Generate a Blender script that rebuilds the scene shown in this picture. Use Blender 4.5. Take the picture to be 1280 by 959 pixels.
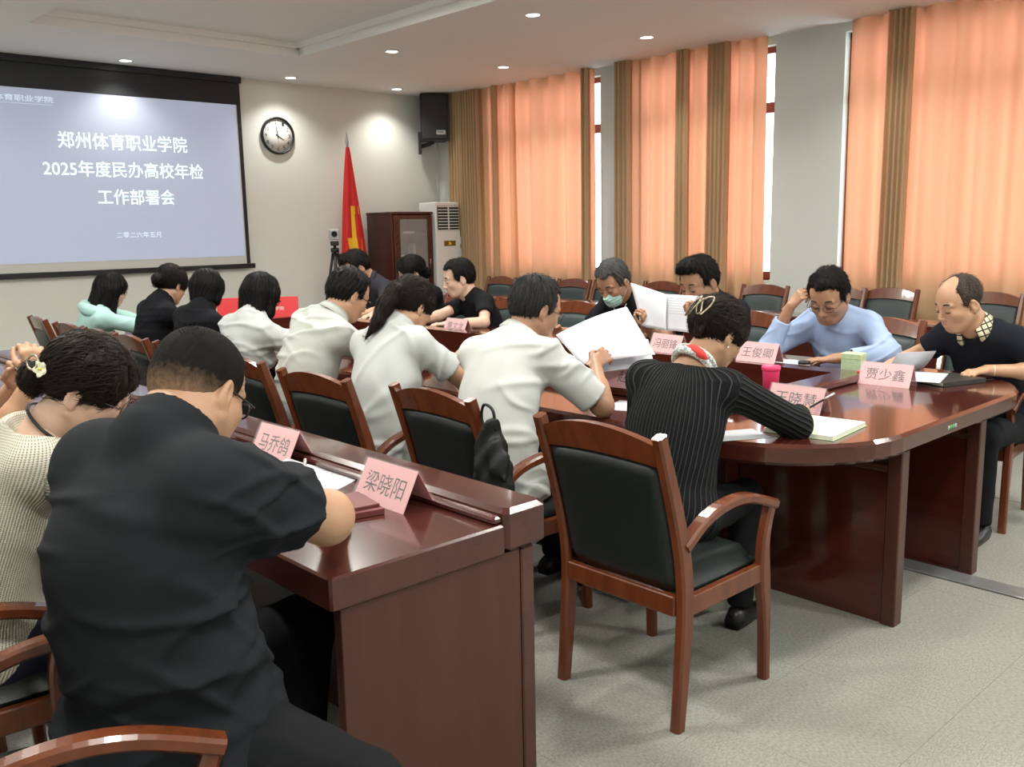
import bpy, math, random
import numpy as np
from mathutils import Vector, Matrix, noise
PI = math.pi
for o in list(bpy.data.objects): bpy.data.objects.remove(o)
SC = bpy.context.scene
COL = SC.collection

# ------------------------------------------------------------------ camera
def set_camera():
    f, p, r, yaw = 1148.0, math.radians(9.6), math.radians(-1.1), math.radians(42.8)
    hd = Vector((math.sin(yaw), math.cos(yaw), 0)); rt = Vector((math.cos(yaw), -math.sin(yaw), 0)); up = Vector((0, 0, 1))
    F = math.cos(p)*hd - math.sin(p)*up; U0 = math.sin(p)*hd + math.cos(p)*up
    R = math.cos(r)*rt + math.sin(r)*U0; U = -math.sin(r)*rt + math.cos(r)*U0
    cd = bpy.data.cameras.new('camera'); cam = bpy.data.objects.new('camera', cd); COL.objects.link(cam)
    M = Matrix((R, U, -F)).transposed().to_4x4(); M.translation = Vector((0, 0, 1.5)); cam.matrix_world = M
    cd.sensor_fit = 'HORIZONTAL'; cd.sensor_width = 36; cd.lens = f/1280*36; cd.clip_start = .05; cd.clip_end = 200
    SC.camera = cam
set_camera()

# ------------------------------------------------------------------ world, exposure
W = bpy.data.worlds.new('daylight'); SC.world = W; W.use_nodes = True
bg = W.node_tree.nodes['Background']; bg.inputs[0].default_value = (.80, .92, 1.0, 1); bg.inputs[1].default_value = SKY_STRENGTH = 5.6
SC.view_settings.view_transform = 'Standard'; SC.view_settings.look = 'None'
SC.view_settings.gamma = 1; SC.view_settings.use_curve_mapping = False
SC.view_settings.exposure = 0.13
SPOT_W = 52.0
AREA_W = 64.0

# ------------------------------------------------------------------ materials
def mat(name, col, rough=.5, metal=0, bump=None, var=None, spec=.5, coat=0, emis=None, alpha=None, trans=0, ior=1.45, sheen=0, sss=0):
    """bump=(kind, scale xyz, strength, distance)  var=(kind, scale xyz, colour2, low, high)"""
    m = bpy.data.materials.new(name); m.use_nodes = True
    nt = m.node_tree; N = nt.nodes; L = nt.links; b = N['Principled BSDF']
    b.inputs['Base Color'].default_value = (*col, 1); b.inputs['Roughness'].default_value = rough
    b.inputs['Metallic'].default_value = metal; b.inputs['Specular IOR Level'].default_value = spec
    b.inputs['Coat Weight'].default_value = coat; b.inputs['Coat Roughness'].default_value = .06
    b.inputs['Transmission Weight'].default_value = trans; b.inputs['IOR'].default_value = ior
    b.inputs['Sheen Weight'].default_value = sheen
    if sss:
        b.inputs['Subsurface Weight'].default_value = sss; b.inputs['Subsurface Radius'].default_value = (.012, .005, .003)
        b.inputs['Subsurface Scale'].default_value = 1
    if emis: b.inputs['Emission Color'].default_value = (*emis[0], 1); b.inputs['Emission Strength'].default_value = emis[1]
    if alpha is not None: b.inputs['Alpha'].default_value = alpha
    def tex(kind, sc):
        tc = N.new('ShaderNodeTexCoord'); mp = N.new('ShaderNodeMapping'); mp.inputs['Scale'].default_value = sc
        L.new(tc.outputs['Object'], mp.inputs[0])
        if kind == 'noise':
            t = N.new('ShaderNodeTexNoise'); t.inputs['Scale'].default_value = 1; t.inputs['Detail'].default_value = 4
            L.new(mp.outputs[0], t.inputs[0]); return t.outputs['Fac']
        if kind == 'wave':
            t = N.new('ShaderNodeTexWave'); t.inputs['Scale'].default_value = 1; t.inputs['Distortion'].default_value = 2.5
            t.inputs['Detail'].default_value = 3; L.new(mp.outputs[0], t.inputs[0]); return t.outputs['Fac']
        if kind == 'voronoi':
            t = N.new('ShaderNodeTexVoronoi'); t.inputs['Scale'].default_value = 1; L.new(mp.outputs[0], t.inputs[0]); return t.outputs['Distance']
        if kind == 'strand':   # strands that run down from the crown: angle about the local z axis
            sp = N.new('ShaderNodeSeparateXYZ'); L.new(tc.outputs['Object'], sp.inputs[0])
            at = N.new('ShaderNodeMath'); at.operation = 'ARCTAN2'; L.new(sp.outputs[1], at.inputs[0]); L.new(sp.outputs[0], at.inputs[1])
            cb = N.new('ShaderNodeCombineXYZ')
            a2 = N.new('ShaderNodeMath'); a2.operation = 'MULTIPLY'; a2.inputs[1].default_value = sc[0]; L.new(at.outputs[0], a2.inputs[0])
            z2 = N.new('ShaderNodeMath'); z2.operation = 'MULTIPLY'; z2.inputs[1].default_value = sc[2]; L.new(sp.outputs[2], z2.inputs[0])
            L.new(a2.outputs[0], cb.inputs[0]); L.new(z2.outputs[0], cb.inputs[2])
            t = N.new('ShaderNodeTexNoise'); t.inputs['Scale'].default_value = 1; t.inputs['Detail'].default_value = 5
            L.new(cb.outputs[0], t.inputs[0]); return t.outputs['Fac']
    if bump:
        h = tex(bump[0], bump[1]); bp = N.new('ShaderNodeBump'); bp.inputs['Strength'].default_value = bump[2]
        bp.inputs['Distance'].default_value = bump[3]; L.new(h, bp.inputs['Height']); L.new(bp.outputs[0], b.inputs['Normal'])
    if var:
        h = tex(var[0], var[1]); rp = N.new('ShaderNodeValToRGB'); L.new(h, rp.inputs[0])
        rp.color_ramp.elements[0].position = var[3]; rp.color_ramp.elements[0].color = (*col, 1)
        rp.color_ramp.elements[1].position = var[4]; rp.color_ramp.elements[1].color = (*var[2], 1)
        L.new(rp.outputs[0], b.inputs['Base Color'])
    return m
M = {}
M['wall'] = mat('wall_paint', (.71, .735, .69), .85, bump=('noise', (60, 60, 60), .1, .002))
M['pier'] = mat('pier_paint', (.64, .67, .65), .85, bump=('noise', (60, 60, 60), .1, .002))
M['ceil'] = mat('ceiling_paint', (.82, .82, .80), .9)
M['table'] = mat('table_lacquer', (.055, .011, .007), .15, var=('noise', (5, 2, 14), (.085, .019, .011), .3, .75), coat=.6, spec=.6)
M['desk'] = mat('desk_lacquer', (.050, .012, .009), .20, var=('noise', (14, 2, 10), (.075, .019, .013), .3, .75), coat=.5, spec=.6)
M['deskside'] = mat('desk_panel_lacquer', (.062, .020, .014), .34, var=('noise', (14, 14, 1.2), (.082, .028, .018), .3, .75), coat=.1)
M['chair'] = mat('chair_wood', (.100, .024, .009), .26, var=('noise', (22, 22, 3), (.165, .045, .014), .3, .75), coat=.4)
M['leather'] = mat('black_leather', (.010, .014, .013), .40, bump=('voronoi', (260, 260, 260), .18, .001), spec=.5)
M['leather2'] = mat('grey_green_leather', (.032, .047, .047), .45, bump=('voronoi', (260, 260, 260), .18, .001), spec=.5)
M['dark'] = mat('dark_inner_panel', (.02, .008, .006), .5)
M['metal'] = mat('brushed_metal', (.55, .55, .53), .35, 1)
M['alu'] = mat('trunking_metal', (.34, .36, .36), .38, .7)
M['black'] = mat('black_plastic', (.012, .013, .014), .4)
M['black_cloth'] = mat('black_screen_masking', (.012, .014, .018), .5)
M['white'] = mat('white_plastic', (.78, .80, .78), .35)
M['paper'] = mat('white_paper', (.66, .68, .73), .75)
M['cream'] = mat('cream_paper', (.70, .71, .60), .75)
M['pink'] = mat('pink_card', (.72, .37, .38), .55)
M['ink'] = mat('dark_ink', (.05, .02, .022), .6)
M['grey_ink'] = mat('grey_print', (.50, .51, .56), .7)
M['acrylic'] = mat('clear_acrylic', (.85, .88, .9), .05, alpha=.10)
M['curtfold'] = None
M['red'] = mat('red_flag_cloth', (.62, .02, .02), .6)
M['yellow'] = mat('yellow_flag_cloth', (.85, .50, .02), .6)
M['redbox'] = mat('red_sign_board', (.60, .035, .04), .4)
M['glass'] = mat('clear_glass', (.80, .85, .85), .03, alpha=.18)
M['tea'] = mat('amber_tea', (.42, .20, .05), .15)
M['winframe'] = mat('red_brown_window_frame', (.25, .05, .035), .4)
M['pinkcup'] = mat('magenta_plastic', (.80, .05, .16), .3)
M['green'] = mat('pale_green_box', (.38, .55, .42), .5, var=('voronoi', (60, 60, 60), (.50, .62, .34), .2, .7))
M['maroon'] = mat('maroon_notebook_cover', (.14, .035, .035), .5)
M['blackbook'] = mat('dark_notebook_cover', (.035, .03, .025), .5)
M['mask'] = mat('pale_green_mask', (.40, .66, .62), .8)
M['bezel'] = mat('pale_phone_case', (.55, .52, .48), .3)
M['screenglass'] = mat('phone_screen', (.05, .06, .08), .15, emis=((.45, .5, .6), .35))
M['display'] = mat('amber_display', (.03, .02, .01), .2, emis=((.5, .25, .02), .15))
M['grille'] = mat('dark_grille_opening', (.02, .03, .03), .6)
M['cabwood'] = mat('cabinet_wood', (.045, .012, .010), .3, var=('noise', (8, 8, 1), (.065, .018, .013), .3, .7), coat=.3)
M['cabinside'] = mat('cabinet_inside_wood', (.16, .065, .045), .5)
M['sil'] = mat('silver_plastic', (.45, .46, .47), .35, .4)
M['emit'] = mat('lamp_diffuser', (1, 1, 1), .5, emis=((1, .97, .90), 14.0))
M['clockface'] = mat('clock_dial', (.78, .79, .76), .5)

def pane_mat():
    m = bpy.data.materials.new('window_glass'); m.use_nodes = True; nt = m.node_tree; N = nt.nodes; L = nt.links
    N.remove(N['Principled BSDF']); t = N.new('ShaderNodeBsdfTransparent'); t.inputs[0].default_value = (.93, .96, .95, 1)
    g = N.new('ShaderNodeBsdfGlossy'); g.inputs['Roughness'].default_value = .02; x = N.new('ShaderNodeMixShader'); x.inputs[0].default_value = .06
    L.new(t.outputs[0], x.inputs[1]); L.new(g.outputs[0], x.inputs[2]); L.new(x.outputs[0], N['Material Output'].inputs[0]); return m
M['pane'] = pane_mat()
M['fillcover'] = mat('fill_cover', (.9, .9, .88), .4, emis=((1, .98, .92), 3.0))
def carpet_mat(name, sx, sy):
    m = mat(name, (.19, .19, .168), .95, bump=('noise', (sx*3, sy*3, 40), .5, .004), var=('noise', (sx, sy, 30), (.325, .323, .286), .30, .70))
    return m
M['carpet1'] = carpet_mat('carpet_tile_ribs_one_way', 190, 75)
M['carpet2'] = carpet_mat('carpet_tile_ribs_other_way', 75, 190)

def curtain_mat():
    m = bpy.data.materials.new('orange_tan_curtain'); m.use_nodes = True; nt = m.node_tree; N = nt.nodes; L = nt.links
    N.remove(N['Principled BSDF']); out = N['Material Output']
    d = N.new('ShaderNodeBsdfDiffuse'); d.inputs[0].default_value = (.58, .455, .27, 1)
    t = N.new('ShaderNodeBsdfTranslucent'); t.inputs[0].default_value = (.86, .285, .17, 1)
    mx = N.new('ShaderNodeMixShader'); mx.inputs[0].default_value = .30
    tc = N.new('ShaderNodeTexCoord'); mp = N.new('ShaderNodeMapping'); mp.inputs['Scale'].default_value = (90, 90, 500)
    nz = N.new('ShaderNodeTexNoise'); nz.inputs['Scale'].default_value = 1; bp = N.new('ShaderNodeBump'); bp.inputs['Strength'].default_value = .2; bp.inputs['Distance'].default_value = .002
    L.new(tc.outputs['Object'], mp.inputs[0]); L.new(mp.outputs[0], nz.inputs[0]); L.new(nz.outputs['Fac'], bp.inputs['Height']); L.new(bp.outputs[0], d.inputs['Normal'])
    L.new(d.outputs[0], mx.inputs[1]); L.new(t.outputs[0], mx.inputs[2]); L.new(mx.outputs[0], out.inputs[0])
    return m
M['curtain'] = curtain_mat()

def screen_mat():
    m = mat('projected_slide', (.30, .33, .40), .7, emis=((.37, .41, .54), .60)); return m
M['slide'] = screen_mat()
M['slidetext'] = mat('projected_lettering', (.6, .7, .7), .7, emis=((.72, .95, .95), .95))
M['slidethin'] = mat('projected_small_lettering', (.5, .55, .6), .7, emis=((.55, .63, .80), .85))
M['screencloth'] = mat('matte_screen_cloth', (.58, .585, .55), .8)

# ------------------------------------------------------------------ mesh helpers
def link(name, me, parent=None, loc=None):
    o = bpy.data.objects.new(name, me); COL.objects.link(o)
    if parent: o.parent = parent
    if loc is not None: o.location = loc
    return o
def tag(o, label, cat, group=None, kind=None):
    if label: o['label'] = label
    if cat: o['category'] = cat
    if group: o['group'] = group
    if kind: o['kind'] = kind
    return o
def empty(name, loc=(0, 0, 0), rz=0, label=None, cat=None, group=None):
    o = bpy.data.objects.new(name, None); COL.objects.link(o); o.location = loc; o.rotation_euler = (0, 0, rz)
    o.empty_display_size = .05
    return tag(o, label, cat, group)
class MB:
    def __init__(s): s.v = []; s.f = []; s.sm = []
    def add(s, vs, fs, smooth=False, X=None):
        n = len(s.v)
        if X is not None: vs = [X @ Vector(v) for v in vs]
        s.v += [tuple(v) for v in vs]; s.f += [tuple(i+n for i in f) for f in fs]; s.sm += [smooth]*len(fs)
    def box(s, x0, x1, y0, y1, z0, z1, c=0, X=None):
        """box with all vertical and horizontal edges chamfered by c"""
        if c <= 0:
            vs = [(x, y, z) for z in (z0, z1) for x, y in ((x0, y0), (x1, y0), (x1, y1), (x0, y1))]
            s.add(vs, [(3, 2, 1, 0), (4, 5, 6, 7), (0, 1, 5, 4), (1, 2, 6, 5), (2, 3, 7, 6), (3, 0, 4, 7)], False, X); return
        def ring(z, i):
            k = c
            return [(x0+i+k, y0+i, z), (x1-i-k, y0+i, z), (x1-i, y0+i+k, z), (x1-i, y1-i-k, z), (x1-i-k, y1-i, z), (x0+i+k, y1-i, z), (x0+i, y1-i-k, z), (x0+i, y0+i+k, z)]
        R = [ring(z0, c*.9), ring(z0+c*.9, 0), ring(z1-c*.9, 0), ring(z1, c*.9)]
        vs = sum(R, []); fs = [tuple(range(7, -1, -1)), tuple(range(24, 32))]
        for j in range(3):
            for i in range(8): a = j*8+i; b = j*8+(i+1) % 8; fs.append((a, b, b+8, a+8))
        s.add(vs, fs, False, X)
    def beam(s, pts, side, w, t, ch=.18, X=None, cap=True, smooth=False):
        """swept rectangle: pts polyline, side = constant width direction, w width along side, t thickness (number or list)"""
        P = [Vector(p) for p in pts]; n = len(P); S = Vector(side).normalized(); vs = []
        for i in range(n):
            d = (P[min(i+1, n-1)]-P[max(i-1, 0)]).normalized(); nn = d.cross(S).normalized()
            tt = (t[i] if isinstance(t, (list, tuple)) else t)/2; ww = (w[i] if isinstance(w, (list, tuple)) else w)/2; c = ch*min(tt, ww)*2
            for a, b in ((-ww+c, -tt), (ww-c, -tt), (ww, -tt+c), (ww, tt-c), (ww-c, tt), (-ww+c, tt), (-ww, tt-c), (-ww, -tt+c)):
                vs.append(P[i]+S*a+nn*b)
        fs = []
        for j in range(n-1):
            for i in range(8): a = j*8+i; b = j*8+(i+1) % 8; fs.append((a, a+8, b+8, b))
        if cap: fs += [tuple(range(8)), tuple(range(n*8-1, n*8-9, -1))]
        s.add(vs, fs, smooth, X)
    def tube(s, pts, r, k=8, X=None, closed=False, cap=True):
        P = [Vector(p) for p in pts]; n = len(P); vs = []; ref = Vector((.13, .21, .97))
        for i in range(n):
            d = (P[(i+1) % n]-P[i-1]) if closed else (P[min(i+1, n-1)]-P[max(i-1, 0)])
            d.normalize(); a = d.cross(ref)
            if a.length < .05: a = d.cross(Vector((1, 0, 0)))
            a.normalize(); b = d.cross(a); rr = r[i] if isinstance(r, (list, tuple)) else r
            for j in range(k): q = 2*PI*j/k; vs.append(P[i]+a*(rr*math.cos(q))+b*(rr*math.sin(q)))
        fs = []
        for i in range(n if closed else n-1):
            for j in range(k): a = i*k+j; b = i*k+(j+1) % k; c = ((i+1) % n)*k; fs.append((a, b, c+(j+1) % k, c+j))
        if cap and not closed: fs += [tuple(range(k-1, -1, -1)), tuple(range((n-1)*k, n*k))]
        s.add(vs, fs, True, X)
    def lathe(s, prof, k=24, c=(0, 0, 0), X=None, smooth=True):
        vs = []; n = len(prof)
        for r, z in prof:
            for j in range(k): q = 2*PI*j/k; vs.append((c[0]+r*math.cos(q), c[1]+r*math.sin(q), c[2]+z))
        fs = [(i*k+j, i*k+(j+1) % k, (i+1)*k+(j+1) % k, (i+1)*k+j) for i in range(n-1) for j in range(k)]
        if prof[0][0] > 1e-4: fs.append(tuple(range(k-1, -1, -1)))
        if prof[-1][0] > 1e-4: fs.append(tuple(range((n-1)*k, n*k)))
        s.add(vs, fs, smooth, X)
    def prism(s, poly, z0, z1, X=None):
        n = len(poly); vs = [(x, y, z0) for x, y in poly]+[(x, y, z1) for x, y in poly]
        s.add(vs, [tuple(range(n-1, -1, -1)), tuple(range(n, 2*n))]+[(i, (i+1) % n, n+(i+1) % n, n+i) for i in range(n)], False, X)
    def mesh(s, name, m):
        me = bpy.data.meshes.new(name); me.from_pydata(s.v, [], s.f); me.polygons.foreach_set('use_smooth', s.sm)
        me.materials.append(m); me.update(); return me
    def obj(s, name, m, parent=None, loc=None): return link(name, s.mesh(name, m), parent, loc)
def boxobj(name, m, b, c=0, parent=None):
    k = MB(); k.box(*b, c); return k.obj(name, m, parent)
def spline(pts, n=6):
    P = [Vector(p) for p in pts]; out = []
    for i in range(len(P)-1):
        a, b, c, d = P[max(i-1, 0)], P[i], P[i+1], P[min(i+2, len(P)-1)]
        for j in range(n):
            t = j/n; out.append(.5*((2*b)+(c-a)*t+(2*a-5*b+4*c-d)*t*t+(3*b-a-3*c+d)*t**3))
    return out+[P[-1]]
def text(name, body, width, m, X, parent=None, height=None, depth=.0006, bold=0.0):
    """flat lettering fitted to a width; X places it (local x = reading direction, y = up)"""
    cu = bpy.data.curves.new(name, 'FONT'); cu.body = body; cu.align_x = 'CENTER'; cu.align_y = 'CENTER'; cu.size = 1; cu.extrude = 0; cu.offset = bold; cu.resolution_u = 3
    t = bpy.data.objects.new(name, cu); COL.objects.link(t)
    dg = bpy.context.evaluated_depsgraph_get(); me = bpy.data.meshes.new_from_object(t.evaluated_get(dg))
    bpy.data.objects.remove(t); me.name = name
    if len(me.vertices) == 0: return None
    xs = [v.co.x for v in me.vertices]; ys = [v.co.y for v in me.vertices]
    cx, cy = (min(xs)+max(xs))/2, (min(ys)+max(ys))/2; sx = width/max(1e-6, max(xs)-min(xs)); sy = height/(max(ys)-min(ys)) if height else sx
    for v in me.vertices: v.co = X @ Vector(((v.co.x-cx)*sx, (v.co.y-cy)*sy, 0))
    me.materials.clear(); me.materials.append(m); me.update()
    return link(name, me, parent)
def frame(o, x, y):
    x = Vector(x).normalized(); y = Vector(y); z = x.cross(y).normalized(); y = z.cross(x)
    Mx = Matrix((x, y, z)).transposed().to_4x4(); Mx.translation = Vector(o); return Mx
# ------------------------------------------------------------------ room shell
WX, WY, H = 8.30, 10.40, 3.30
X0, Y0 = -1.6, -3.2
def structure(o): o['kind'] = 'structure'; return o
fl = structure(boxobj('floor', M['carpet1'], (X0-.2, WX+.6, Y0-.2, WY+.2, -.08, -.012)))
tiles = []
for nm, m in (('a', M['carpet1']), ('b', M['carpet2'])):
    k = MB(); k.box(-.2497, .2497, -.2497, .2497, -.012, 0, .0006); tiles.append(k.mesh('carpet_tile', m))
n = 0
for i in range(0, 17):
    for j in range(0, 20):
        x = -.55+i*.5; y = -.75+j*.5
        if x > 5.4 or (y > 5.2) or (x > 8): continue
        o = link('carpet_tile', tiles[(i+j) % 2], fl, (x, y, 0))
# remaining floor beyond the tiles that can be told apart
k = MB(); k.box(-1.7, WX, 5.01, WY, -.012, 0); k.box(5.21, WX, Y0, 5.01, -.012, 0); k.box(X0, 5.21, Y0, -1.0, -.012, 0); k.box(X0, -.8, -1, 5.01, -.012, 0)
o = k.obj('carpet_field', M['carpet1'], fl)
# walls
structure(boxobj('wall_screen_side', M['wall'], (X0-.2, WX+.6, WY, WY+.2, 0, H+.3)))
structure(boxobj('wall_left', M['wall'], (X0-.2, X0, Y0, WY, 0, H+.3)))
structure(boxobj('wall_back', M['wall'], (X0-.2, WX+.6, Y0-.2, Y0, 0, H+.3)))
WIN = [(7.36, 9.30), (5.08, 6.86), (2.45, 4.36), (.15, 2.10), (-2.6, -.6)]  # last window is unseen, left uncurtained to brighten the room
SILL, HEAD = .93, 3.22
k = MB(); ys = WY
for a, b in WIN:
    k.box(WX, WX+.22, b, ys, 0, H+.3); k.box(WX, WX+.22, a, b, 0, SILL); k.box(WX, WX+.22, a, b, HEAD, H+.3); ys = a
k.box(WX, WX+.22, Y0, ys, 0, H+.3)
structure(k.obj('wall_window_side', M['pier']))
for i, (a, b) in enumerate(WIN):
    r = structure(empty('window_%d' % (i+1), (WX+.12, (a+b)/2, SILL)))
    k = MB(); hw = (b-a)/2; z1 = HEAD-SILL
    k.box(-.03, .03, -hw, -hw+.06, 0, z1); k.box(-.03, .03, hw-.06, hw, 0, z1); k.box(-.03, .03, -hw, hw, 0, .08); k.box(-.03, .03, -hw, hw, z1-.06, z1)
    k.box(-.035, .035, -hw, hw, 1.66, 1.76); k.box(-.03, .03, -.03, .03, 0, z1)
    k.obj('window_frame', M['winframe'], r)
    for s in (0, 1):
        for z0_, z1_ in ((.08, 1.66), (1.76, z1-.06)):
            k = MB(); k.add([(0, -hw+.06+s*(hw-.03), z0_), (0, -.03+s*(hw-.03), z0_), (0, -.03+s*(hw-.03), z1_), (0, -hw+.06+s*(hw-.03), z1_)], [(0, 1, 2, 3)])
            k.obj('window_pane', M['pane'], r)
    k = MB(); k.box(-.115, -.035, -hw-.0, hw+.0, -.03, 0); k.obj('window_sill', M['white'], r)
# ceiling with two coffers
cf = [(2.62, 5.22, -2.2, 8.80), (X0+.4, 2.22, -2.2, 8.80)]
k = MB()
def ceil_box(x0, x1, y0, y1): k.box(x0, x1, y0, y1, H, H+.12)
ceil_box(5.22, WX+.3, Y0, WY); ceil_box(X0, 5.22, 8.80, WY); ceil_box(X0, 5.22, Y0, -2.2); ceil_box(2.22, 2.62, -2.2, 8.8); ceil_box(X0, X0+.4, -2.2, 8.8)
k.box(X0, WX+.3, Y0, WY, H+.13, H+.25)
structure(k.obj('ceiling', M['ceil']))
for i, (x0, x1, y0, y1) in enumerate(cf):
    k = MB()
    for a in ((x0, x0+.05, y0, y1), (x1-.05, x1, y0, y1), (x0, x1, y0, y0+.05), (x0, x1, y1-.05, y1)): k.box(*a, H+.075, H+.13)
    structure(k.obj('trim_%d' % (i+1), M['ceil']))
k = MB(); k.box(X0, WX, WY-.015, WY, 0, .10); structure(k.obj('baseboard_screen_side', M['cabwood']))
k = MB(); k.box(WX-.015, WX, Y0, WY, 0, .10); structure(k.obj('baseboard_window_side', M['cabwood']))
# downlights
ring = MB(); ring.lathe([(.058, .004), (.060, -.004), (.078, -.006), (.082, .001)], 24); ring_me = ring.mesh('ring', M['white'])
dif = MB(); dif.lathe([(.0001, -.001), (.058, -.001), (.058, .003)], 24); dif_me = dif.mesh('diffuser', M['emit'])
spots = [(x, y) for x in (5.81, 7.35) for y in (10.02, 7.98, 5.92, 3.88, 1.85, -.2, -2.2)]+[(x, 10.05) for x in (3.9, 2.0, .1)]+[(2.42, y) for y in (7.2, 4.6, 2.0, -.6)]+[(-1.3, y) for y in (8, 5, 2, -1)]  # columns left of the table are unseen, added to light the room
lbl = {(5.81, 10.02): 'round ceiling downlight above and right of the wall clock', (7.35, 10.02): 'round ceiling downlight nearest the wall speaker', (3.9, 10.05): 'round ceiling downlight just above the black top of the screen',
       (5.81, 7.98): 'round ceiling downlight second from the screen wall in the row over the table', (7.35, 7.98): 'round ceiling downlight second from the screen wall in the row by the curtains',
       (5.81, 5.92): 'largest looking round ceiling downlight, highest in the picture centre', (7.35, 5.92): 'round ceiling downlight in front of the middle curtain', (7.35, 3.88): 'downlight cut by the top edge near the right curtain'}
for x, y in spots:
    r = empty('downlight', (x, y, H-.001)); tag(r, lbl.get((x, y), 'round ceiling downlight outside the picture, placed to light the room'), 'downlight', 'ceiling downlights')
    link('ring', ring_me, r); link('diffuser', dif_me, r)
    ld = bpy.data.lights.new('downlight_beam', 'SPOT'); ld.energy = SPOT_W; ld.spot_size = math.radians(125); ld.spot_blend = .8; ld.shadow_soft_size = .055; ld.color = (1, .965, .89)
    lo = link('beam', ld, r, (0, 0, -.02))
# unseen fill lamps, added in the raised fields to brighten the room
for x, y in [(3.9, 6.4), (3.9, 3.6), (3.9, .8), (3.9, -1.4), (.5, 6), (.5, 3), (.5, 0)]:
    r = empty('fill_lamp', (x, y, H+.129)); tag(r, 'unseen round fill lamp added in the raised ceiling field above the frame', 'ceiling lamp', 'added fill lamps of the raised ceiling')
    k = MB(); k.lathe([(.0001, -.055), (.20, -.05), (.235, -.02), (.24, 0)], 28); k.obj('fill_cover', M['fillcover'], r)
    ld = bpy.data.lights.new('fill_light', 'AREA'); ld.shape = 'DISK'; ld.size = .42; ld.energy = AREA_W; ld.color = (1, .97, .9); link('fill_light', ld, r, (0, 0, -.065))

# curtains ---------------------------------------------------------
def sheet(y0, y1, x, amp, wl, seed, z0=.03, z1=H+.008, nz=5, jitter=.35):
    """pleated hanging cloth along y, uneven pleats, slightly different at the foot"""
    rnd = random.Random(seed); prof = []; y = y0
    while y < y1:
        w = wl*(1+rnd.uniform(-jitter, jitter)); a = amp*rnd.uniform(.55, 1.1)
        for t, q in ((0, -1), (.12, -.85), (.25, 0), (.38, .85), (.5, 1), (.62, .85), (.75, 0), (.88, -.85)): prof.append((y+w*t, q*a))
        y += w
    prof = [p for p in prof if p[0] < y1]+[(y1, -amp*.5)]
    vs = []; n = len(prof)
    for j in range(nz+1):
        t = j/nz; z = z0+(z1-z0)*t; g = .75+.45*(1-t)
        for i, (yy, q) in enumerate(prof): vs.append((x-q*g, yy+.012*math.sin(3*t+yy*7)*(1-t), z))
    fs = [(j*n+i, j*n+i+1, (j+1)*n+i+1, (j+1)*n+i) for j in range(nz) for i in range(n-1)]
    return vs, fs
def curtain(name, label, soft, stacks):
    r = empty('curtain', (0, 0, 0)); 
    ys_ = [s[0] for s in soft]+[s[1] for s in soft]; r.location = (8.2, (min(ys_)+max(ys_))/2, 0); tag(r, label, 'curtain', 'orange curtains along the window wall')
    off = Vector(r.location)
    for i, (a, b, amp, wl) in enumerate(soft):
        vs, fs = sheet(a, b, 8.225, amp, wl, hash_(name, i)); k = MB(); k.add([Vector(v)-off for v in vs], fs, True); k.obj('curtain_sheet', M['curtain'], r)
    for i, (a, b) in enumerate(stacks):
        for d in (0, .026, .048):
            vs, fs = sheet(a+d*.3, b-d*.3, 8.145+d, .030, .052, hash_(name, 40+i), jitter=.15); k = MB(); k.add([Vector(v)-off for v in vs], fs, True); k.obj('pleat_stack', M['curtain'], r)
def hash_(s, i): return sum(ord(c) for c in s)*31+i*7
curtain('one', 'orange curtain at the corner beside the air conditioner', [(9.30, 10.03, .050, .26), (8.75, 9.34, .045, .16), (7.42, 8.80, .052, .25)], [(9.36, 9.98), (9.02, 9.10), (7.43, 7.54)])
curtain('two', 'middle orange curtain between the two white wall piers', [(6.70, 7.04, .02, .3), (6.16, 6.74, .052, .24), (5.14, 6.20, .052, .20)], [(6.02, 6.17), (5.52, 5.76), (6.80, 7.03)])
curtain('three', 'widest orange curtain at the right edge of the picture', [(3.80, 4.27, .050, .19), (1.2, 3.84, .055, .21)], [(3.66, 3.88)])
curtain('four', 'orange curtain outside the right edge of the picture', [(-.2, 1.1, .03, .24)], [])
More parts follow.
